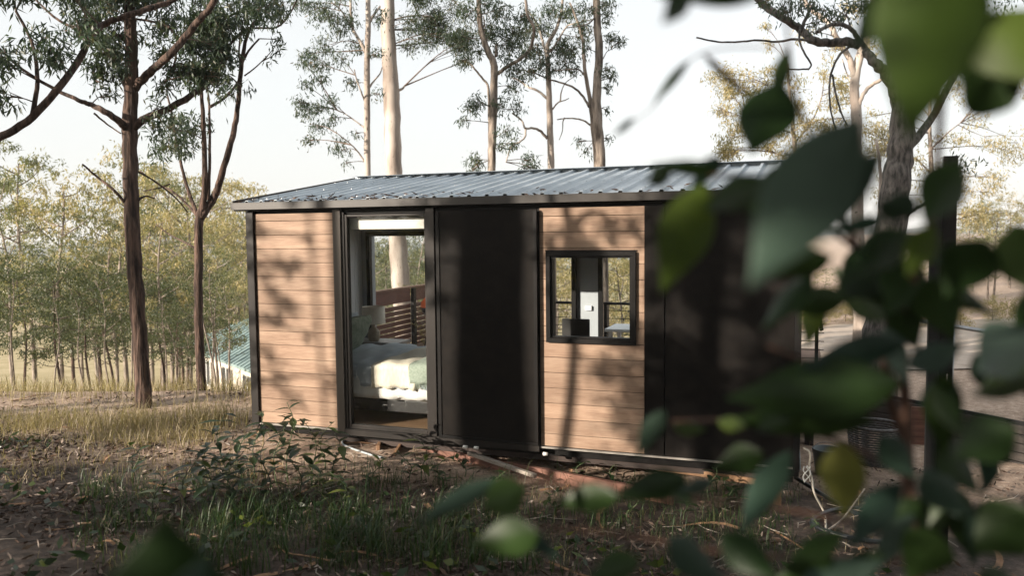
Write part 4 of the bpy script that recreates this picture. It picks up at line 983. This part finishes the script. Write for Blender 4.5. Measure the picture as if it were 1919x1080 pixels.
for px, D, y in ((1505, 30, 520), (1545, 34, 500), (1580, 29, 530), (1630, 36, 490), (1680, 31, 470), (1715, 38, 430), (1750, 33, 450), (1785, 28, 470), (1820, 36, 400), (1850, 30, 440), (1890, 38, 380), (1935, 31, 420), (1965, 28, 440), (1610, 44, 480), (1840, 46, 370), (1700, 48, 440)):
    place('olive', px, D, y, 'full olive gum behind the hedge', 'olive gums behind the hedge at the right', 1.7)
for i in range(52):
    px = rp.uniform(-60, 820); place('far', px, rp.uniform(75, 210), rp.uniform(452, 520), 'distant gum across the valley', 'far trees across the valley at the left', 1.1)
for i in range(14):
    px = rp.uniform(640, 1500); place('far', px, rp.uniform(60, 160), rp.uniform(440, 490), 'distant gum behind the cabin', 'far trees behind the cabin')


def ordw(i):
    return ORD[i] if i < 20 else ('twenty ' if i < 30 else 'thirty ' if i < 40 else 'forty ' if i < 50 else 'fifty ')+ORD[i % 10]


for g_, items in BATCH.items():
    items.sort(key=lambda t: t[0]); n_ = len(items)
    for i, (px, o) in enumerate(items):
        w = 'leftmost' if i == 0 else 'rightmost' if i == n_-1 else (ordw(i)+' from the left' if i < n_/2 else ordw(n_-1-i)+' from the right')
        o['label'] = o['label']+', '+w+' of its kind'

# ---------------------------------------------------------------- bush behind the camera that throws the shadows


def back(X, Y, Z, t):
    return np.array([X, Y, Z], float)-SD/np.linalg.norm(SD[:2])*t


def shade_tree(label, X, t, rw, clusters, leafm='gum_leaf', r1=None, top=1.0, group='gum trees standing behind the viewpoint', lean=0):
    """trunk whose shadow falls on the front wall at X; clusters: (X, Z, r, n) positions of shadow on the wall"""
    p = back(X, 0, 0, t); g = float(gz(p[0], p[1])); root = thing('gum_tree', label, 'tree', (p[0], p[1], g), group)
    H = 9*top; S = smoothpts([(p[0]+lean*i, p[1]+.1*math.sin(i*2+X), g-.3+(H+.3)*i/5) for i in range(6)], 4)
    MB().tube(S, list(np.linspace(rw, rw*.55, len(S))), 14, rough=.1).build('trunk', 'bark_grey', root, True)
    C, Rr, N = [], [], []; tw = MB(); SPs = np.array(S)
    for (cx_, cz_, r, n) in clusters:
        c = back(cx_, 0, cz_, t+random.uniform(-1.2, 1.2)); C.append(c); Rr.append(r); N.append(n)
        s = SPs[int(np.argmin(np.linalg.norm(SPs-c, axis=1)))]; pts = smoothpts([s, (s+c)/2+np.array([0, 0, .15]), c], 4); tw.tube(pts, list(np.linspace(.045, .008, len(pts))), 6)
        for _ in range(4):
            e = c+rng.normal(size=3)*r*.55; tw.tube([c, (c+e)/2+rng.normal(size=3)*.03, e], [.008, .006, .003], 4)
    tw.build('branches', 'twig_bark', root)
    if C: foliage('crown', C, Rr, N, leafm, root, (.13, .03), flat=.9)
    return root


shade_tree('thick trunked gum behind the viewpoint', 2.98, 13, .37, [(2.35, 2.2, .22, 260), (2.2, 1.8, .16, 160), (2.5, 2.55, .3, 300), (2.9, 3.1, .7, 900), (3.6, 2.85, .5, 700), (4.2, 2.9, .5, 700), (2.4, 1.45, .10, 60)], lean=.01)
shade_tree('slim young gum behind the viewpoint with a low crown', 3.70, 9, .065, [(3.62, 1.95, .20, 170), (3.85, 2.05, .20, 200), (3.6, 1.6, .10, 60), (3.95, 1.72, .14, 110), (4.15, 2.2, .18, 140)], top=.52)
shade_tree('broad gum behind and left of the viewpoint', 5.05, 11, .10, [(4.9, 1.9, .30, 500), (4.5, 1.1, .25, 380), (4.75, .75, .35, 700), (5.3, .5, .4, 800), (5.65, .9, .25, 380), (5.0, 1.5, .2, 300), (4.5, .4, .35, 600), (5.4, 1.5, .18, 200), (5.1, 2.5, .5, 800), (5.7, 2.6, .5, 600), (5.6, .1, .5, 800), (4.6, 1.6, .14, 120), (5.5, 1.95, .2, 180), (4.1, .85, .25, 220), (4.75, 2.15, .22, 260)], 'gum_leaf_dark')
shade_tree('gum tree far behind the viewpoint with thin sprays', -.6, 11, .10, [(.42, 1.82, .11, 60), (.62, 1.80, .09, 45), (.33, 1.5, .10, 50), (.50, 1.36, .09, 60), (.38, 1.18, .10, 60), (.75, 1.05, .07, 16), (.22, .78, .13, 60), (.33, .58, .10, 34), (.8, 2.1, .08, 24), (.15, 2.2, .10, 34), (.95, .6, .12, 30), (.2, 1.75, .12, 34), (.75, 2.5, .15, 60), (.62, .3, .16, 30)])
for X, Y, t, r in ((-1.15, -1.1, 14, .075), (-.2, -1.55, 12, .10), (-1.9, -.3, 16, .05), (.6, -.3, 15, .03), (-3.2, -.8, 13, .12)):
    p = back(X, Y, -.2, t); g = float(gz(p[0], p[1])); root = thing('gum_tree', 'bare trunked gum standing outside the view to the left', 'tree', (p[0], p[1], g), 'gum trees outside the view to the left')
    S = smoothpts([(p[0]+.15*math.sin(i*1.4+X), p[1], g-.3+3.0*i) for i in range(5)], 4); MB().tube(S, list(np.linspace(r, r*.6, len(S))), 10).build('trunk', 'bark_grey', root, True)
    C = [np.array([p[0]+rng.normal()*1.2, p[1]+rng.normal()*1.2, g+9+2.2*rng.random()]) for _ in range(12)]; foliage('crown', C[:5], [.7]*5, [110]*5, 'gum_leaf', root, (.14, .035))
# shrubs that shade the foreground
for i, (x, y, s) in enumerate(((-9.5, -9.6, 1.05), (-8.0, -9.8, 1.1), (-6.6, -9.2, 1.1), (-5.3, -9.9, 1.15), (-3.9, -9.3, 1.1), (-2.6, -9.9, 1.15), (-1.2, -9.5, 1.1), (.2, -10.2, 1.15), (1.4, -9.9, 1.1), (-10.8, -9.9, 1.0), (2.6, -10.4, 1.3), (3.6, -11, 1.4), (-7.3, -11, 1.2), (-2, -11.4, 1.3), (.8, -11.6, 1.4))):
    base = protos['bush'][i % 2]; o = copy_tree(base); o.location = (x, y, float(gz(x, y))); o.rotation_euler = (0, 0, i*1.3); s = s*((1.75 if x < -3.5 else 2.2) if y > -10.6 else (2.05 if x < -3.5 else 2.6))/PH['bush']; o.scale = (s*1.35, s*1.35, s)
    o['label'] = 'dense shrub behind the viewpoint'; o['group'] = 'shrubs behind the viewpoint'; o['category'] = 'shrub'
for i in range(20):  # ring of trees added out of view to block sky light
    az = R(172+i*5.2); d = 16+(i % 3)*5; x = CX-math.sin(az)*d; y = CY+math.cos(az)*d
    o = copy_tree(protos['dark'][i % 2]); o.location = (x, y, float(gz(x, y))); o.scale = (2.2, 2.2, 2.4); o.rotation_euler = (0, 0, i)
    o['label'] = 'dark unseen tree added behind the viewpoint to block sky light'; o['group'] = 'added trees behind the viewpoint'; o['category'] = 'tree'
# unseen broad gums added above and behind the viewpoint to cut sky light
for i, (x, y, H) in enumerate(((9.5, -6.0, 9.5), (-3.5, -13.5, 11.5), (1.5, -15.0, 12), (7.5, -12.0, 10), (12.5, -2.0, 9), (4.5, -13, 9), (-1, -12.5, 9.5), (-6, -17, 13), (-13.5, -13, 11), (-7, -12.5, 9.5), (11, -11, 8), (6, -16, 13), (13, -7, 9))):
    g = float(gz(x, y)); root = thing('gum_tree', 'unseen broad gum added to cut sky light over the yard', 'tree', (x, y, g), 'added gums cutting sky light over the yard')
    S = smoothpts([(x+.2*math.sin(k*1.4+i), y+.15*math.cos(k+i), g-.3+(H+.3)*k/5) for k in range(6)], 4); MB().tube(S, list(np.linspace(.16, .06, len(S))), 12, rough=.1).build('trunk', 'bark_grey', root, True)
    C, tw = [], MB(); tgt = np.array([1.5+1.6*(i % 5)-1.0, -7.2]) if i < 5 else np.array([x-1.5, y+1.5])
    for k in range(16):
        u = rng.random(); c = np.array([x+(tgt[0]-x)*u*.9+rng.normal()*1.8, y+(tgt[1]-y)*u*.9+rng.normal()*1.1, g+H+rng.normal()*.7])
        if c[1] > -4.0 and x < 9: c[1] = -4.5
        C.append(c); tw.tube(smoothpts([S[-5], (S[-5]+c)/2+np.array([0, 0, .5]), c], 3), [.05, .04, .035, .03, .02, .012, .01], 6)
    tw.build('branches', 'bark_grey', root); foliage('crown', C, [1.35]*16, [520]*16, 'gum_leaf_dark', root, (.30, .11))

# ---------------------------------------------------------------- ground cover


def blades(name, pts, hts, wid, mat, curve=.5, lab=None):
    n = len(pts); a = rng.random(n)*6.283; lean = (.15+curve*rng.random(n))*hts; w = wid*(.6+.8*rng.random(n))
    dx, dy = np.cos(a), np.sin(a); sx, sy = -dy*w/2, dx*w/2; V = []
    lv = [(0, 0, 1), (.40, .16, .85), (.75, .50, .6), (1.0, 1.0, .05)]
    for h, l, ww in lv:
        cx_ = pts[:, 0]+dx*lean*l; cy_ = pts[:, 1]+dy*lean*l; cz_ = pts[:, 2]+hts*h*(1-.18*l)
        V.append(np.stack([cx_-sx*ww, cy_-sy*ww, cz_], 1)); V.append(np.stack([cx_+sx*ww, cy_+sy*ww, cz_], 1))
    V = np.stack(V, 1).reshape(-1, 3); b0 = np.arange(n)*8
    Fs = np.concatenate([np.stack([b0+2*k, b0+2*k+1, b0+2*k+3, b0+2*k+2], 1) for k in range(3)])
    r = np.tile(np.clip(rng.random(n)*.9+.05, 0, 1), 3)
    o = mkobj(name, V, Fs, mat, None, rnd=r); setp(o, lab, 'grass', kind='stuff'); return o


def tufts(n, per, xy, sp):
    P = []
    for _ in range(n):
        x, y = xy(); k = int(per*rng.uniform(.5, 1.5)); q = rng.normal(size=(k, 2))*sp+np.array([x, y]); P.append(q)
    P = np.concatenate(P); return np.concatenate([P, gz(P[:, 0], P[:, 1])[:, None]-.01], 1)


def pxy(x0, x1, y0, y1):
    def f():
        q = gp(rng.uniform(x0, x1), rng.uniform(y0, y1)); return q[0], q[1]
    return f


P = np.concatenate([tufts(190, 17, pxy(-40, 450, 784, 808), .13), tufts(130, 13, pxy(-40, 400, 800, 840), .12), tufts(110, 8, pxy(-40, 520, 830, 905), .10)])
blades('dry_grass', P, (.08+.30*rng.random(len(P)))*np.clip(1.15-.35*np.clip(.5-P[:, 1], 0, 2), .4, 1.2), .005, 'dry_grass', .7, 'dry golden grass on the sunny edge left of the cabin')
P = tufts(260, 16, lambda: (lambda q: (q[0], q[1]))(at(rng.uniform(-150, 520), 600, rng.uniform(10.4, 15))), .14); blades('dry_grass', P, .16+.22*rng.random(len(P)), .006, 'dry_grass', .5, 'dry grass falling away down the slope under the trees')
P = tufts(230, 13, pxy(160, 1500, 905, 1078), .07); blades('grass', P, .08+.20*rng.random(len(P)), .0055, 'green_grass', .8, 'green grass tufts in the shaded foreground')
P = tufts(200, 12, pxy(150, 900, 870, 1070), .06); blades('grass', P, .06+.14*rng.random(len(P)), .005, 'green_grass', .9, 'short sparse grass between leaf litter in front of the cabin')
P = tufts(85, 11, pxy(380, 1000, 965, 1079), .05); blades('grass', P, .18+.20*rng.random(len(P)), .008, 'green_grass', .6, 'taller grass clumps at the bottom of the view')
P = tufts(240, 6, pxy(150, 1750, 815, 1075), .12); blades('grass', P, .04+.10*rng.random(len(P)), .004, 'dry_grass', 1.2, 'scattered straw coloured blades on the dirt')
n = 900; cx_ = rng.uniform(-2.5, 6.5, 70); cy_ = rng.uniform(-4.2, -1.5, 70); k_ = rng.integers(0, 70, n)
X_ = cx_[k_]+rng.normal(size=n)*.13; Y_ = cy_[k_]+rng.normal(size=n)*.13; d_ = rng.normal(size=(n, 3)); d_[:, 2] = np.abs(d_[:, 2])*.35
V, Fs = leaves_mesh(np.stack([X_, Y_, gz(X_, Y_)+.03+.10*rng.random(n)], 1), .06+.07*rng.random(n), .03+.025*rng.random(n), d_)
o = mkobj('ground_cover', V, Fs, 'seedling_leaf', None, rnd=np.clip(rng.random(n)**2, 0, 1)); setp(o, 'low broad leaved weeds creeping over the shaded litter', 'weeds', kind='stuff')
# bark strips and sticks lying about
mb = MB()
for i in range(70):
    x, y = rng.uniform(-4, 8), rng.uniform(-4.6, .8); z = float(gz(x, y))+.012; a = rng.uniform(0, 6.28); l = rng.uniform(.15, .6); w_ = rng.uniform(.012, .03); q = []
    for t in np.linspace(0, 1, 6):
        xx, yy = x+math.cos(a+t*.5)*l*t, y+math.sin(a+t*.5)*l*t; q.append((xx, yy, float(gz(xx, yy))+.014+.02*math.sin(t*5+i)))
    V = [(p[0]-math.sin(a)*w_*sg, p[1]+math.cos(a)*w_*sg, p[2]+.008*(sg != 0)) for p in q for sg in (-1, 0, 1)]
    mb.add(V, [(j*3+k, j*3+k+1, j*3+k+4, j*3+k+3) for j in range(5) for k in range(2)])
o = mb.build('bark_litter', 'plank_brown', None); setp(o, 'curled bark strips fallen on the dirt', 'bark', kind='stuff')
# leaf litter
n = 60000; XY = np.stack([rng.uniform(-5, 9.5, n), rng.uniform(-5.2, 2.0, n)], 1)
keep = (rng.random(n) < np.where(XY[:, 1] < -.8, 1, .22)*np.clip(.55+.6*np.sin(XY[:, 0]*2.1+XY[:, 1])*np.sin(XY[:, 1]*2.7), .15, 1)); XY = XY[keep]; n = len(XY)
dirs = rng.normal(size=(n, 3)); dirs[:, 2] = np.abs(dirs[:, 2])*.35
V, Fs = leaves_mesh(np.concatenate([XY, gz(XY[:, 0], XY[:, 1])[:, None]+.012], 1), .035+.07*rng.random(n), .010+.018*rng.random(n), dirs)
o = mkobj('leaf_litter', V, Fs, 'litter', None, rnd=np.clip(rng.random(n), 0, 1)); setp(o, 'fallen leaves and bark chips strewn over the dirt', 'leaf litter', kind='stuff')
mb = MB(); rr_ = []
for i in range(420):
    x, y = rng.uniform(-4, 9), rng.uniform(-5, 1.5); z = float(gz(x, y))+.012; a = rng.uniform(0, 6.28); l = rng.uniform(.06, .35)
    mb.tube([(x, y, z), (x+math.cos(a)*l*.5, y+math.sin(a)*l*.5, z+.015), (x+math.cos(a+.3)*l, y+math.sin(a+.3)*l, z+.008)], [.005, .004, .002], 5)
o = mb.build('twig_litter', 'plank_grey', None); setp(o, 'dry twigs scattered over the dirt', 'twigs', kind='stuff')


def leaf_shape(L, W, fold=.18, bend=.25, n=9, tipk=1.0, wave=0.0, ph=0):
    """broad pointed leaf along +x, midrib at y=0, slight fold and bend; returns verts, faces"""
    V = []; F_ = []
    for i in range(n+1):
        t = i/n; w = W/2*1.12*(math.sin(math.pi*min(1, t**.84*.98+.01))**1.05)*(1-.42*t**1.6*tipk)
        if i == 0: w = W*.03
        if i == n: w = W*.01
        x = L*t; z0 = -bend*L*t*t
        for s in (-1, -.5, 0, .5, 1):
            V.append((x, s*w, z0+abs(s)*w*fold+wave*W*math.sin(t*9+ph+s*2)*abs(s)))
    for i in range(n):
        for k in range(4): a = i*5+k; F_.append((a, a+1, a+6, a+5))
    return V, F_


def seedling(label, px, py, H, nl, L, seed, yel=0):
    H *= 1.7 if px < 650 else 1.4; L *= 1.55 if px < 650 else 1.35; nl = int(nl*1.6)
    q = gp(px, py); rs = random.Random(seed); root = thing('seedling', label, 'plant', q, 'broad leaved seedlings in front of the cabin')
    st = [q+np.array([.02*math.sin(i*1.3+seed)*i, .015*math.cos(i+seed)*i, H*i/4]) for i in range(5)]; st[0] = st[0]-np.array([0, 0, .02])
    S = smoothpts(st, 3); MB().tube(S, list(np.linspace(.006, .0025, len(S))), 6).build('stem', 'stem_green', root, True)
    V, F_, rn = [], [], []
    for i in range(nl):
        t = .25+.75*i/(nl-1); s = S[int(t*(len(S)-1))]; a = i*2.4+rs.random(); el = rs.uniform(-.1, .7); l = L*rs.uniform(.65, 1.15)
        v, f = leaf_shape(l, l*rs.uniform(.34, .46), .25, rs.uniform(.1, .45), 6)
        v = np.array(v); ca, sa, ce, se = math.cos(a), math.sin(a), math.cos(el), math.sin(el)
        M_ = np.array([[ca*ce, -sa, -ca*se], [sa*ce, ca, -sa*se], [se, 0, ce]]); off = np.array([.3*l*0, 0, 0])
        v = v@M_.T+s; b0 = len(V); V += [tuple(p) for p in v]; F_ += [tuple(k+b0 for k in q_) for q_ in f]; c = rs.random()*.6+(.4 if rs.random() < yel else 0); rn += [c]*len(f)
    mkobj('leaves', V, F_, 'seedling_leaf', root, True, rnd=rn)


sd_ = [(425, 930, .42, 12, .12, 1, .1), (455, 912, .30, 9, .11, 2, .0), (480, 900, .38, 10, .12, 3, .1), (540, 905, .45, 12, .12, 4, .0), (585, 905, .36, 10, .12, 5, .1), (560, 935, .25, 9, .10, 6, .3), (505, 930, .28, 9, .11, 7, .2), (610, 880, .26, 8, .12, 8, .0), (350, 945, .22, 8, .12, 9, .8), (290, 965, .20, 7, .12, 10, .8), (790, 900, .30, 9, .11, 11, .6), (765, 905, .22, 7, .1, 12, .3), (870, 895, .18, 6, .09, 13, .4), (1090, 905, .14, 7, .08, 14, .0), (1150, 905, .16, 7, .08, 15, .1), (1330, 940, .22, 9, .10, 16, .0), (1360, 960, .20, 8, .10, 17, .1), (1280, 975, .18, 8, .1, 18, .1), (1420, 985, .2, 8, .09, 19, .1), (1040, 965, .14, 8, .07, 20, .0), (1110, 975, .14, 8, .07, 21, .0), (1180, 985, .15, 8, .07, 22, .0), (250, 905, .2, 7, .09, 23, .1), (640, 960, .2, 8, .09, 24, .2), (1540, 1030, .2, 7, .09, 25, .1), (400, 945, .30, 10, .12, 26, .0), (440, 950, .26, 10, .12, 27, .0), (520, 915, .36, 10, .11, 28, .0), (625, 915, .3, 9, .12, 29, .1), (380, 965, .2, 8, .1, 30, .3), (600, 945, .2, 9, .1, 31, .2), (470, 960, .22, 9, .1, 32, .1), (830, 915, .2, 7, .1, 33, .1), (930, 930, .16, 7, .08, 34, .1), (700, 915, .2, 7, .09, 35, .5)]
sd_.sort(); cnt = {}; tot = {}
for t in sd_: k_ = 0 if t[6] > .5 else 1 if t[0] < 650 else 2; tot[k_] = tot.get(k_, 0)+1
for i, (px, py, H, nl, L, s_, ye) in enumerate(sd_):
    lab = 'small yellow green seedling in the leaf litter' if ye > .5 else ('broad leaved green seedling in front of the left cabin corner' if px < 650 else 'small green seedling on the shaded dirt before the cabin')
    k_ = 0 if ye > .5 else 1 if px < 650 else 2; j_ = cnt.get(k_, 0); cnt[k_] = j_+1
    w = 'leftmost' if j_ == 0 else 'rightmost' if j_ == tot[k_]-1 else (ordw(j_)+' from the left' if j_ < tot[k_]/2 else ordw(tot[k_]-1-j_)+' from the right')
    seedling(lab+', '+w, px, py, H, nl, L, s_, ye)

# ---------------------------------------------------------------- leafy shrub close to the lens, out of focus
shrub = thing('leafy_shrub', 'close leafy shrub with broad blurred leaves across the right side', 'shrub', (6.25, -6.15, float(gz(6.25, -6.15))))


def near_branch(pts, r0, r1, root, mat='stem_brown'):
    Q = smoothpts([at(x, y, d) for x, y, d in pts], 5)
    MB().tube(Q, list(np.linspace(r0, r1, len(Q))), 8).build('branch', mat, root, True)


g0 = float(gz(6.25, -6.15))
Q = smoothpts([np.array((6.25, -6.15, g0-.05)), at(1735, 1200, 1.15), at(1708, 1000, 1.1), at(1700, 850, 1.1), at(1692, 700, 1.08), at(1660, 570, 1.05), at(1610, 470, 1.0), at(1560, 380, .95)], 5)
MB().tube(Q, list(np.linspace(.012, .004, len(Q))), 10).build('stem', 'stem_brown', shrub, True)
near_branch([(1700, 850, 1.1), (1660, 690, 1.0), (1700, 560, .95), (1745, 420, .9), (1760, 250, .8), (1770, 60, .7), (1765, -60, .65)], .006, .003, shrub)
near_branch([(1692, 700, 1.08), (1560, 690, 1.0), (1440, 650, .95)], .004, .002, shrub)
near_branch([(1708, 900, 1.1), (1580, 830, 1.05), (1420, 790, 1.05), (1260, 790, 1.0)], .004, .002, shrub)
near_branch([(1715, 1010, 1.1), (1500, 960, 1.05), (1250, 930, 1.05), (1000, 900, 1.05), (930, 900, 1.05)], .004, .002, shrub)
near_branch([(1720, 1050, 1.1), (1400, 1040, 1.0), (1150, 1000, 1.0), (960, 985, 1.0)], .004, .002, shrub)
near_branch([(1610, 470, 1.0), (1480, 380, .9), (1390, 330, .85), (1330, 330, .85)], .0035, .0015, shrub)
near_branch([(1770, 60, .7), (1680, -20, .7), (1500, -45, .72), (1300, -35, .75)], .0035, .002, shrub)
near_branch([(1590, 420, .97), (1500, 200, .95), (1478, 80, .95), (1470, -20, .9)], .0022, .0015, shrub)
near_branch([(1400, 175, .95), (1340, 115, .95), (1318, 100, .95)], .0016, .0008, shrub)
near_branch([(1478, 90, .95), (1360, 90, .98), (1290, 115, 1.0), (1228, 195, 1.05), (1188, 228, 1.05)], .0012, .0005, shrub)


def near_leaf(base, tip, wpx, D, mat, tilt=0.0, fold=.2, bend=.1, dt=0.0, rn=.5, root=None, wave=.02):
    """leaf from base pixel to tip pixel at distance D, width in pixels, tilt = roll about its axis"""
    a = at(base[0], base[1], D); b_ = at(tip[0], tip[1], D+dt); ax_ = b_-a; L = np.linalg.norm(ax_); ax_ = ax_/L
    view = (a+b_)/2-CAM; view /= np.linalg.norm(view); side = np.cross(ax_, view); side /= np.linalg.norm(side); nrm = np.cross(side, ax_)
    s2 = side*math.cos(tilt)+nrm*math.sin(tilt); n2 = -side*math.sin(tilt)+nrm*math.cos(tilt)
    W_ = wpx*D/F/max(.35, abs(math.cos(tilt)))
    v, f = leaf_shape(L, W_, fold, bend, 12, wave=wave, ph=base[0])
    V = [a+ax_*x+s2*y+n2*(z+bend*L*t_) for (x, y, z) in v for t_ in [x/L]]
    r = shrub if root is None else root
    o = mkobj('leaf', V, f, mat, r, True, rnd=[rn]*len(f))
    sm = o.modifiers.new('thickness', 'SOLIDIFY'); sm.thickness = .0006
    sub = o.modifiers.new('smooth', 'SUBSURF'); sub.levels = 1; sub.render_levels = 1
    mb = MB(); mb.tube([V[2]-ax_*.012, V[2], V[2]+ax_*L*.5-n2*.0012], [.0012, .0014, .0006], 6)
    return o


T_, K_, G_, Y_ = 'shrub_leaf_sky_sheen', 'shrub_leaf_dark', 'shrub_leaf_green', 'shrub_leaf_yellow'
NL = [((1790, -150), (1702, 268), 215, .52, G_, .2), ((1445, -18), (1225, -8), 62, .75, K_, .3), ((1300, -25), (1240, 46), 46, .75, K_, .3), ((1690, -30), (1592, 105), 60, .72, K_, .4), ((1740, 20), (1600, 10), 90, .7, K_, .3),
      ((1476, 92), (1450, 200), 34, .95, K_, .2), ((1462, 150), (1405, 290), 112, .93, K_, -.2), ((1318, 100), (1408, 190), 16, .95, K_, .2), ((1292, 112), (1222, 198), 18, 1.0, K_, .3), ((1190, 222), (1150, 254), 13, 1.05, K_, .2),
      ((1612, 218), (1402, 545), 178, .55, T_, .15), ((1655, 285), (1440, 500), 110, .62, T_, .5), ((1322, 345), (1240, 550), 104, .85, G_, .1), ((1262, 318), (1208, 345), 42, .85, K_, .3), ((1352, 290), (1290, 365), 40, .86, T_, .2), ((1350, 325), (1215, 310), 30, .85, K_, .5),
      ((1440, 335), (1318, 395), 66, .85, K_, .1), ((1480, 300), (1395, 420), 50, .85, K_, .3), ((1592, 558), (1455, 578), 62, .9, K_, .2), ((1700, 640), (1490, 700), 62, .95, T_, .4), ((1690, 720), (1358, 748), 128, .9, K_, .1), ((1640, 790), (1350, 790), 70, .95, K_, .3),
      ((1690, 470), (1560, 560), 100, .98, K_, .1), ((1600, 470), (1690, 580), 90, 1.0, K_, .3), ((1660, 600), (1560, 500), 80, 1.0, K_, .2), ((1700, 430), (1610, 520), 70, .9, K_, .3), ((1720, 480), (1665, 590), 90, .95, K_, .1), ((1560, 480), (1440, 520), 56, .8, K_, .2), ((1680, 560), (1720, 660), 70, .95, K_, .1),
      ((1578, 828), (1584, 972), 84, .9, Y_, .1), ((1482, 845), (1385, 1010), 60, .95, T_, .4), ((1430, 850), (1335, 880), 60, 1.0, K_, .2), ((1215, 925), (1100, 915), 0, 1, K_, 0), ((1290, 895), (1150, 935), 62, .98, K_, .2), ((1160, 930), (1035, 945), 56, 1.0, K_, .2), ((985, 915), (900, 955), 74, .98, K_, .2),
      ((935, 898), (772, 988), 40, .98, T_, .35), ((1010, 1000), (880, 1025), 78, .95, K_, .2), ((965, 985), (1055, 1050), 34, .98, T_, .4), ((1340, 905), (1268, 925), 32, 1.0, T_, .3), ((1245, 768), (1192, 862), 40, 1.0, T_, .4), ((1262, 800), (1325, 806), 32, 1.0, G_, .2), ((1345, 790), (1400, 800), 30, 1.0, G_, .2), ((1560, 790), (1432, 812), 34, 1.0, T_, .4),
      ((1250, 1015), (1360, 1090), 70, .9, T_, .3), ((1200, 1050), (1100, 1085), 60, .9, K_, .2), ((1690, 905), (1588, 1035), 60, .95, T_, .3), ((1740, 940), (1640, 990), 50, 1.0, K_, .2), ((1500, 1100), (1660, 1050), 70, .9, T_, .3), ((1350, 1000), (1460, 1090), 70, .9, K_, .2), ((1560, 1040), (1450, 1100), 60, .9, K_, .3),
      ((1705, 690), (1810, 640), 60, .95, T_, .2), ((1720, 760), (1800, 720), 56, .95, T_, .3), ((1740, 520), (1790, 640), 90, .9, K_, .1), ((1770, 700), (1770, 860), 70, .9, K_, .2), ((1730, 880), (1800, 970), 70, .95, T_, .3), ((1720, 400), (1640, 380), 60, .85, T_, .4), ((1660, 410), (1560, 440), 36, .8, T_, .4), ((1750, 420), (1700, 520), 60, .8, G_, .2),
      ((1800, 300), (1730, 420), 90, .8, K_, .2), ((1850, 450), (1770, 560), 110, .8, K_, .2), ((1900, 200), (1800, 120), 130, .75, K_, .3), ((1930, 620), (1830, 700), 110, .85, T_, .3), ((1900, 800), (1790, 860), 100, .85, K_, .2), ((1940, 960), (1820, 1040), 120, .85, K_, .2), ((1900, 420), (1960, 560), 120, .85, G_, .2), ((1860, 20), (1950, 160), 150, .7, G_, .2),
      ((1760, 1000), (1700, 1090), 100, .85, K_, .1), ((1560, 700), (1480, 640), 0, 1, K_, 0), ((1240, 880), (1300, 950), 46, 1.0, K_, .2), ((1600, 640), (1540, 760), 70, .98, K_, .3), ((1650, 820), (1720, 900), 60, 1.0, T_, .3), ((1500, 720), (1420, 810), 70, .95, K_, .2), ((1550, 730), (1450, 800), 60, .95, G_, .5)]
for i, (b0, t0, w, d, mt, tl) in enumerate(NL):
    if w: near_leaf(b0, t0, w, d, mt, tl, dt=.05*math.sin(i*1.9), rn=(i*.37) % 1)
rl_ = random.Random(5)
for i in range(32):
    x = rl_.uniform(1500, 1960); y = rl_.uniform(400, 1090)
    if (x < 1640 and 560 < y < 720) or (x < 1600 and y < 480) or (1500 < x < 1700 and 780 < y < 880): continue
    a = rl_.uniform(0, 6.28); l = rl_.uniform(80, 150)
    near_leaf((x, y), (x+l*math.cos(a), y+l*abs(math.sin(a))*.9+20), rl_.uniform(36, 66), rl_.uniform(.85, 1.1), rl_.choice([K_, K_, K_, K_, K_, T_, G_]), rl_.uniform(-.6, .6), dt=rl_.uniform(-.08, .08), rn=rl_.random())
# second low shrub whose leaf pokes up at the bottom left
c = at(300, 1300, .75); sh2 = thing('leafy_shrub', 'single dark blurred leaf cluster poking up at the bottom left', 'shrub', (c[0], c[1], float(gz(c[0], c[1]))))
Q = smoothpts([np.array((c[0], c[1], float(gz(c[0], c[1]))-.03)), at(310, 1500, .75), at(305, 1290, .75), at(300, 1200, .72)], 4)
MB().tube(Q, list(np.linspace(.007, .003, len(Q))), 8).build('stem', 'stem_green', sh2, True)
near_leaf((300, 1290), (312, 968), 270, .68, K_, .1, rn=.3, root=sh2); near_leaf((300, 1240), (392, 1035), 110, .64, T_, .3, rn=.2, root=sh2); near_leaf((300, 1240), (205, 1060), 100, .72, K_, .3, rn=.8, root=sh2)

# ---------------------------------------------------------------- warm morning haze in the valley air
m = bpy.data.materials.new('haze_air'); m.use_nodes = True; MATS['haze_air'] = m; nt = m.node_tree; nt.nodes.clear()
o_ = nt.nodes.new('ShaderNodeOutputMaterial'); pv = nt.nodes.new('ShaderNodeVolumePrincipled'); pv.inputs['Density'].default_value = .0006; pv.inputs['Color'].default_value = (.95, .95, .95, 1); pv.inputs['Anisotropy'].default_value = 0
nt.links.new(pv.outputs[0], o_.inputs['Volume'])
hzo = MB().box(CX-1100, CX+1100, CY-300, CY+1100, -70, 26).build('haze', 'haze_air', None); hzo['kind'] = 'stuff'; hzo['label'] = 'pale haze filling the valley air'
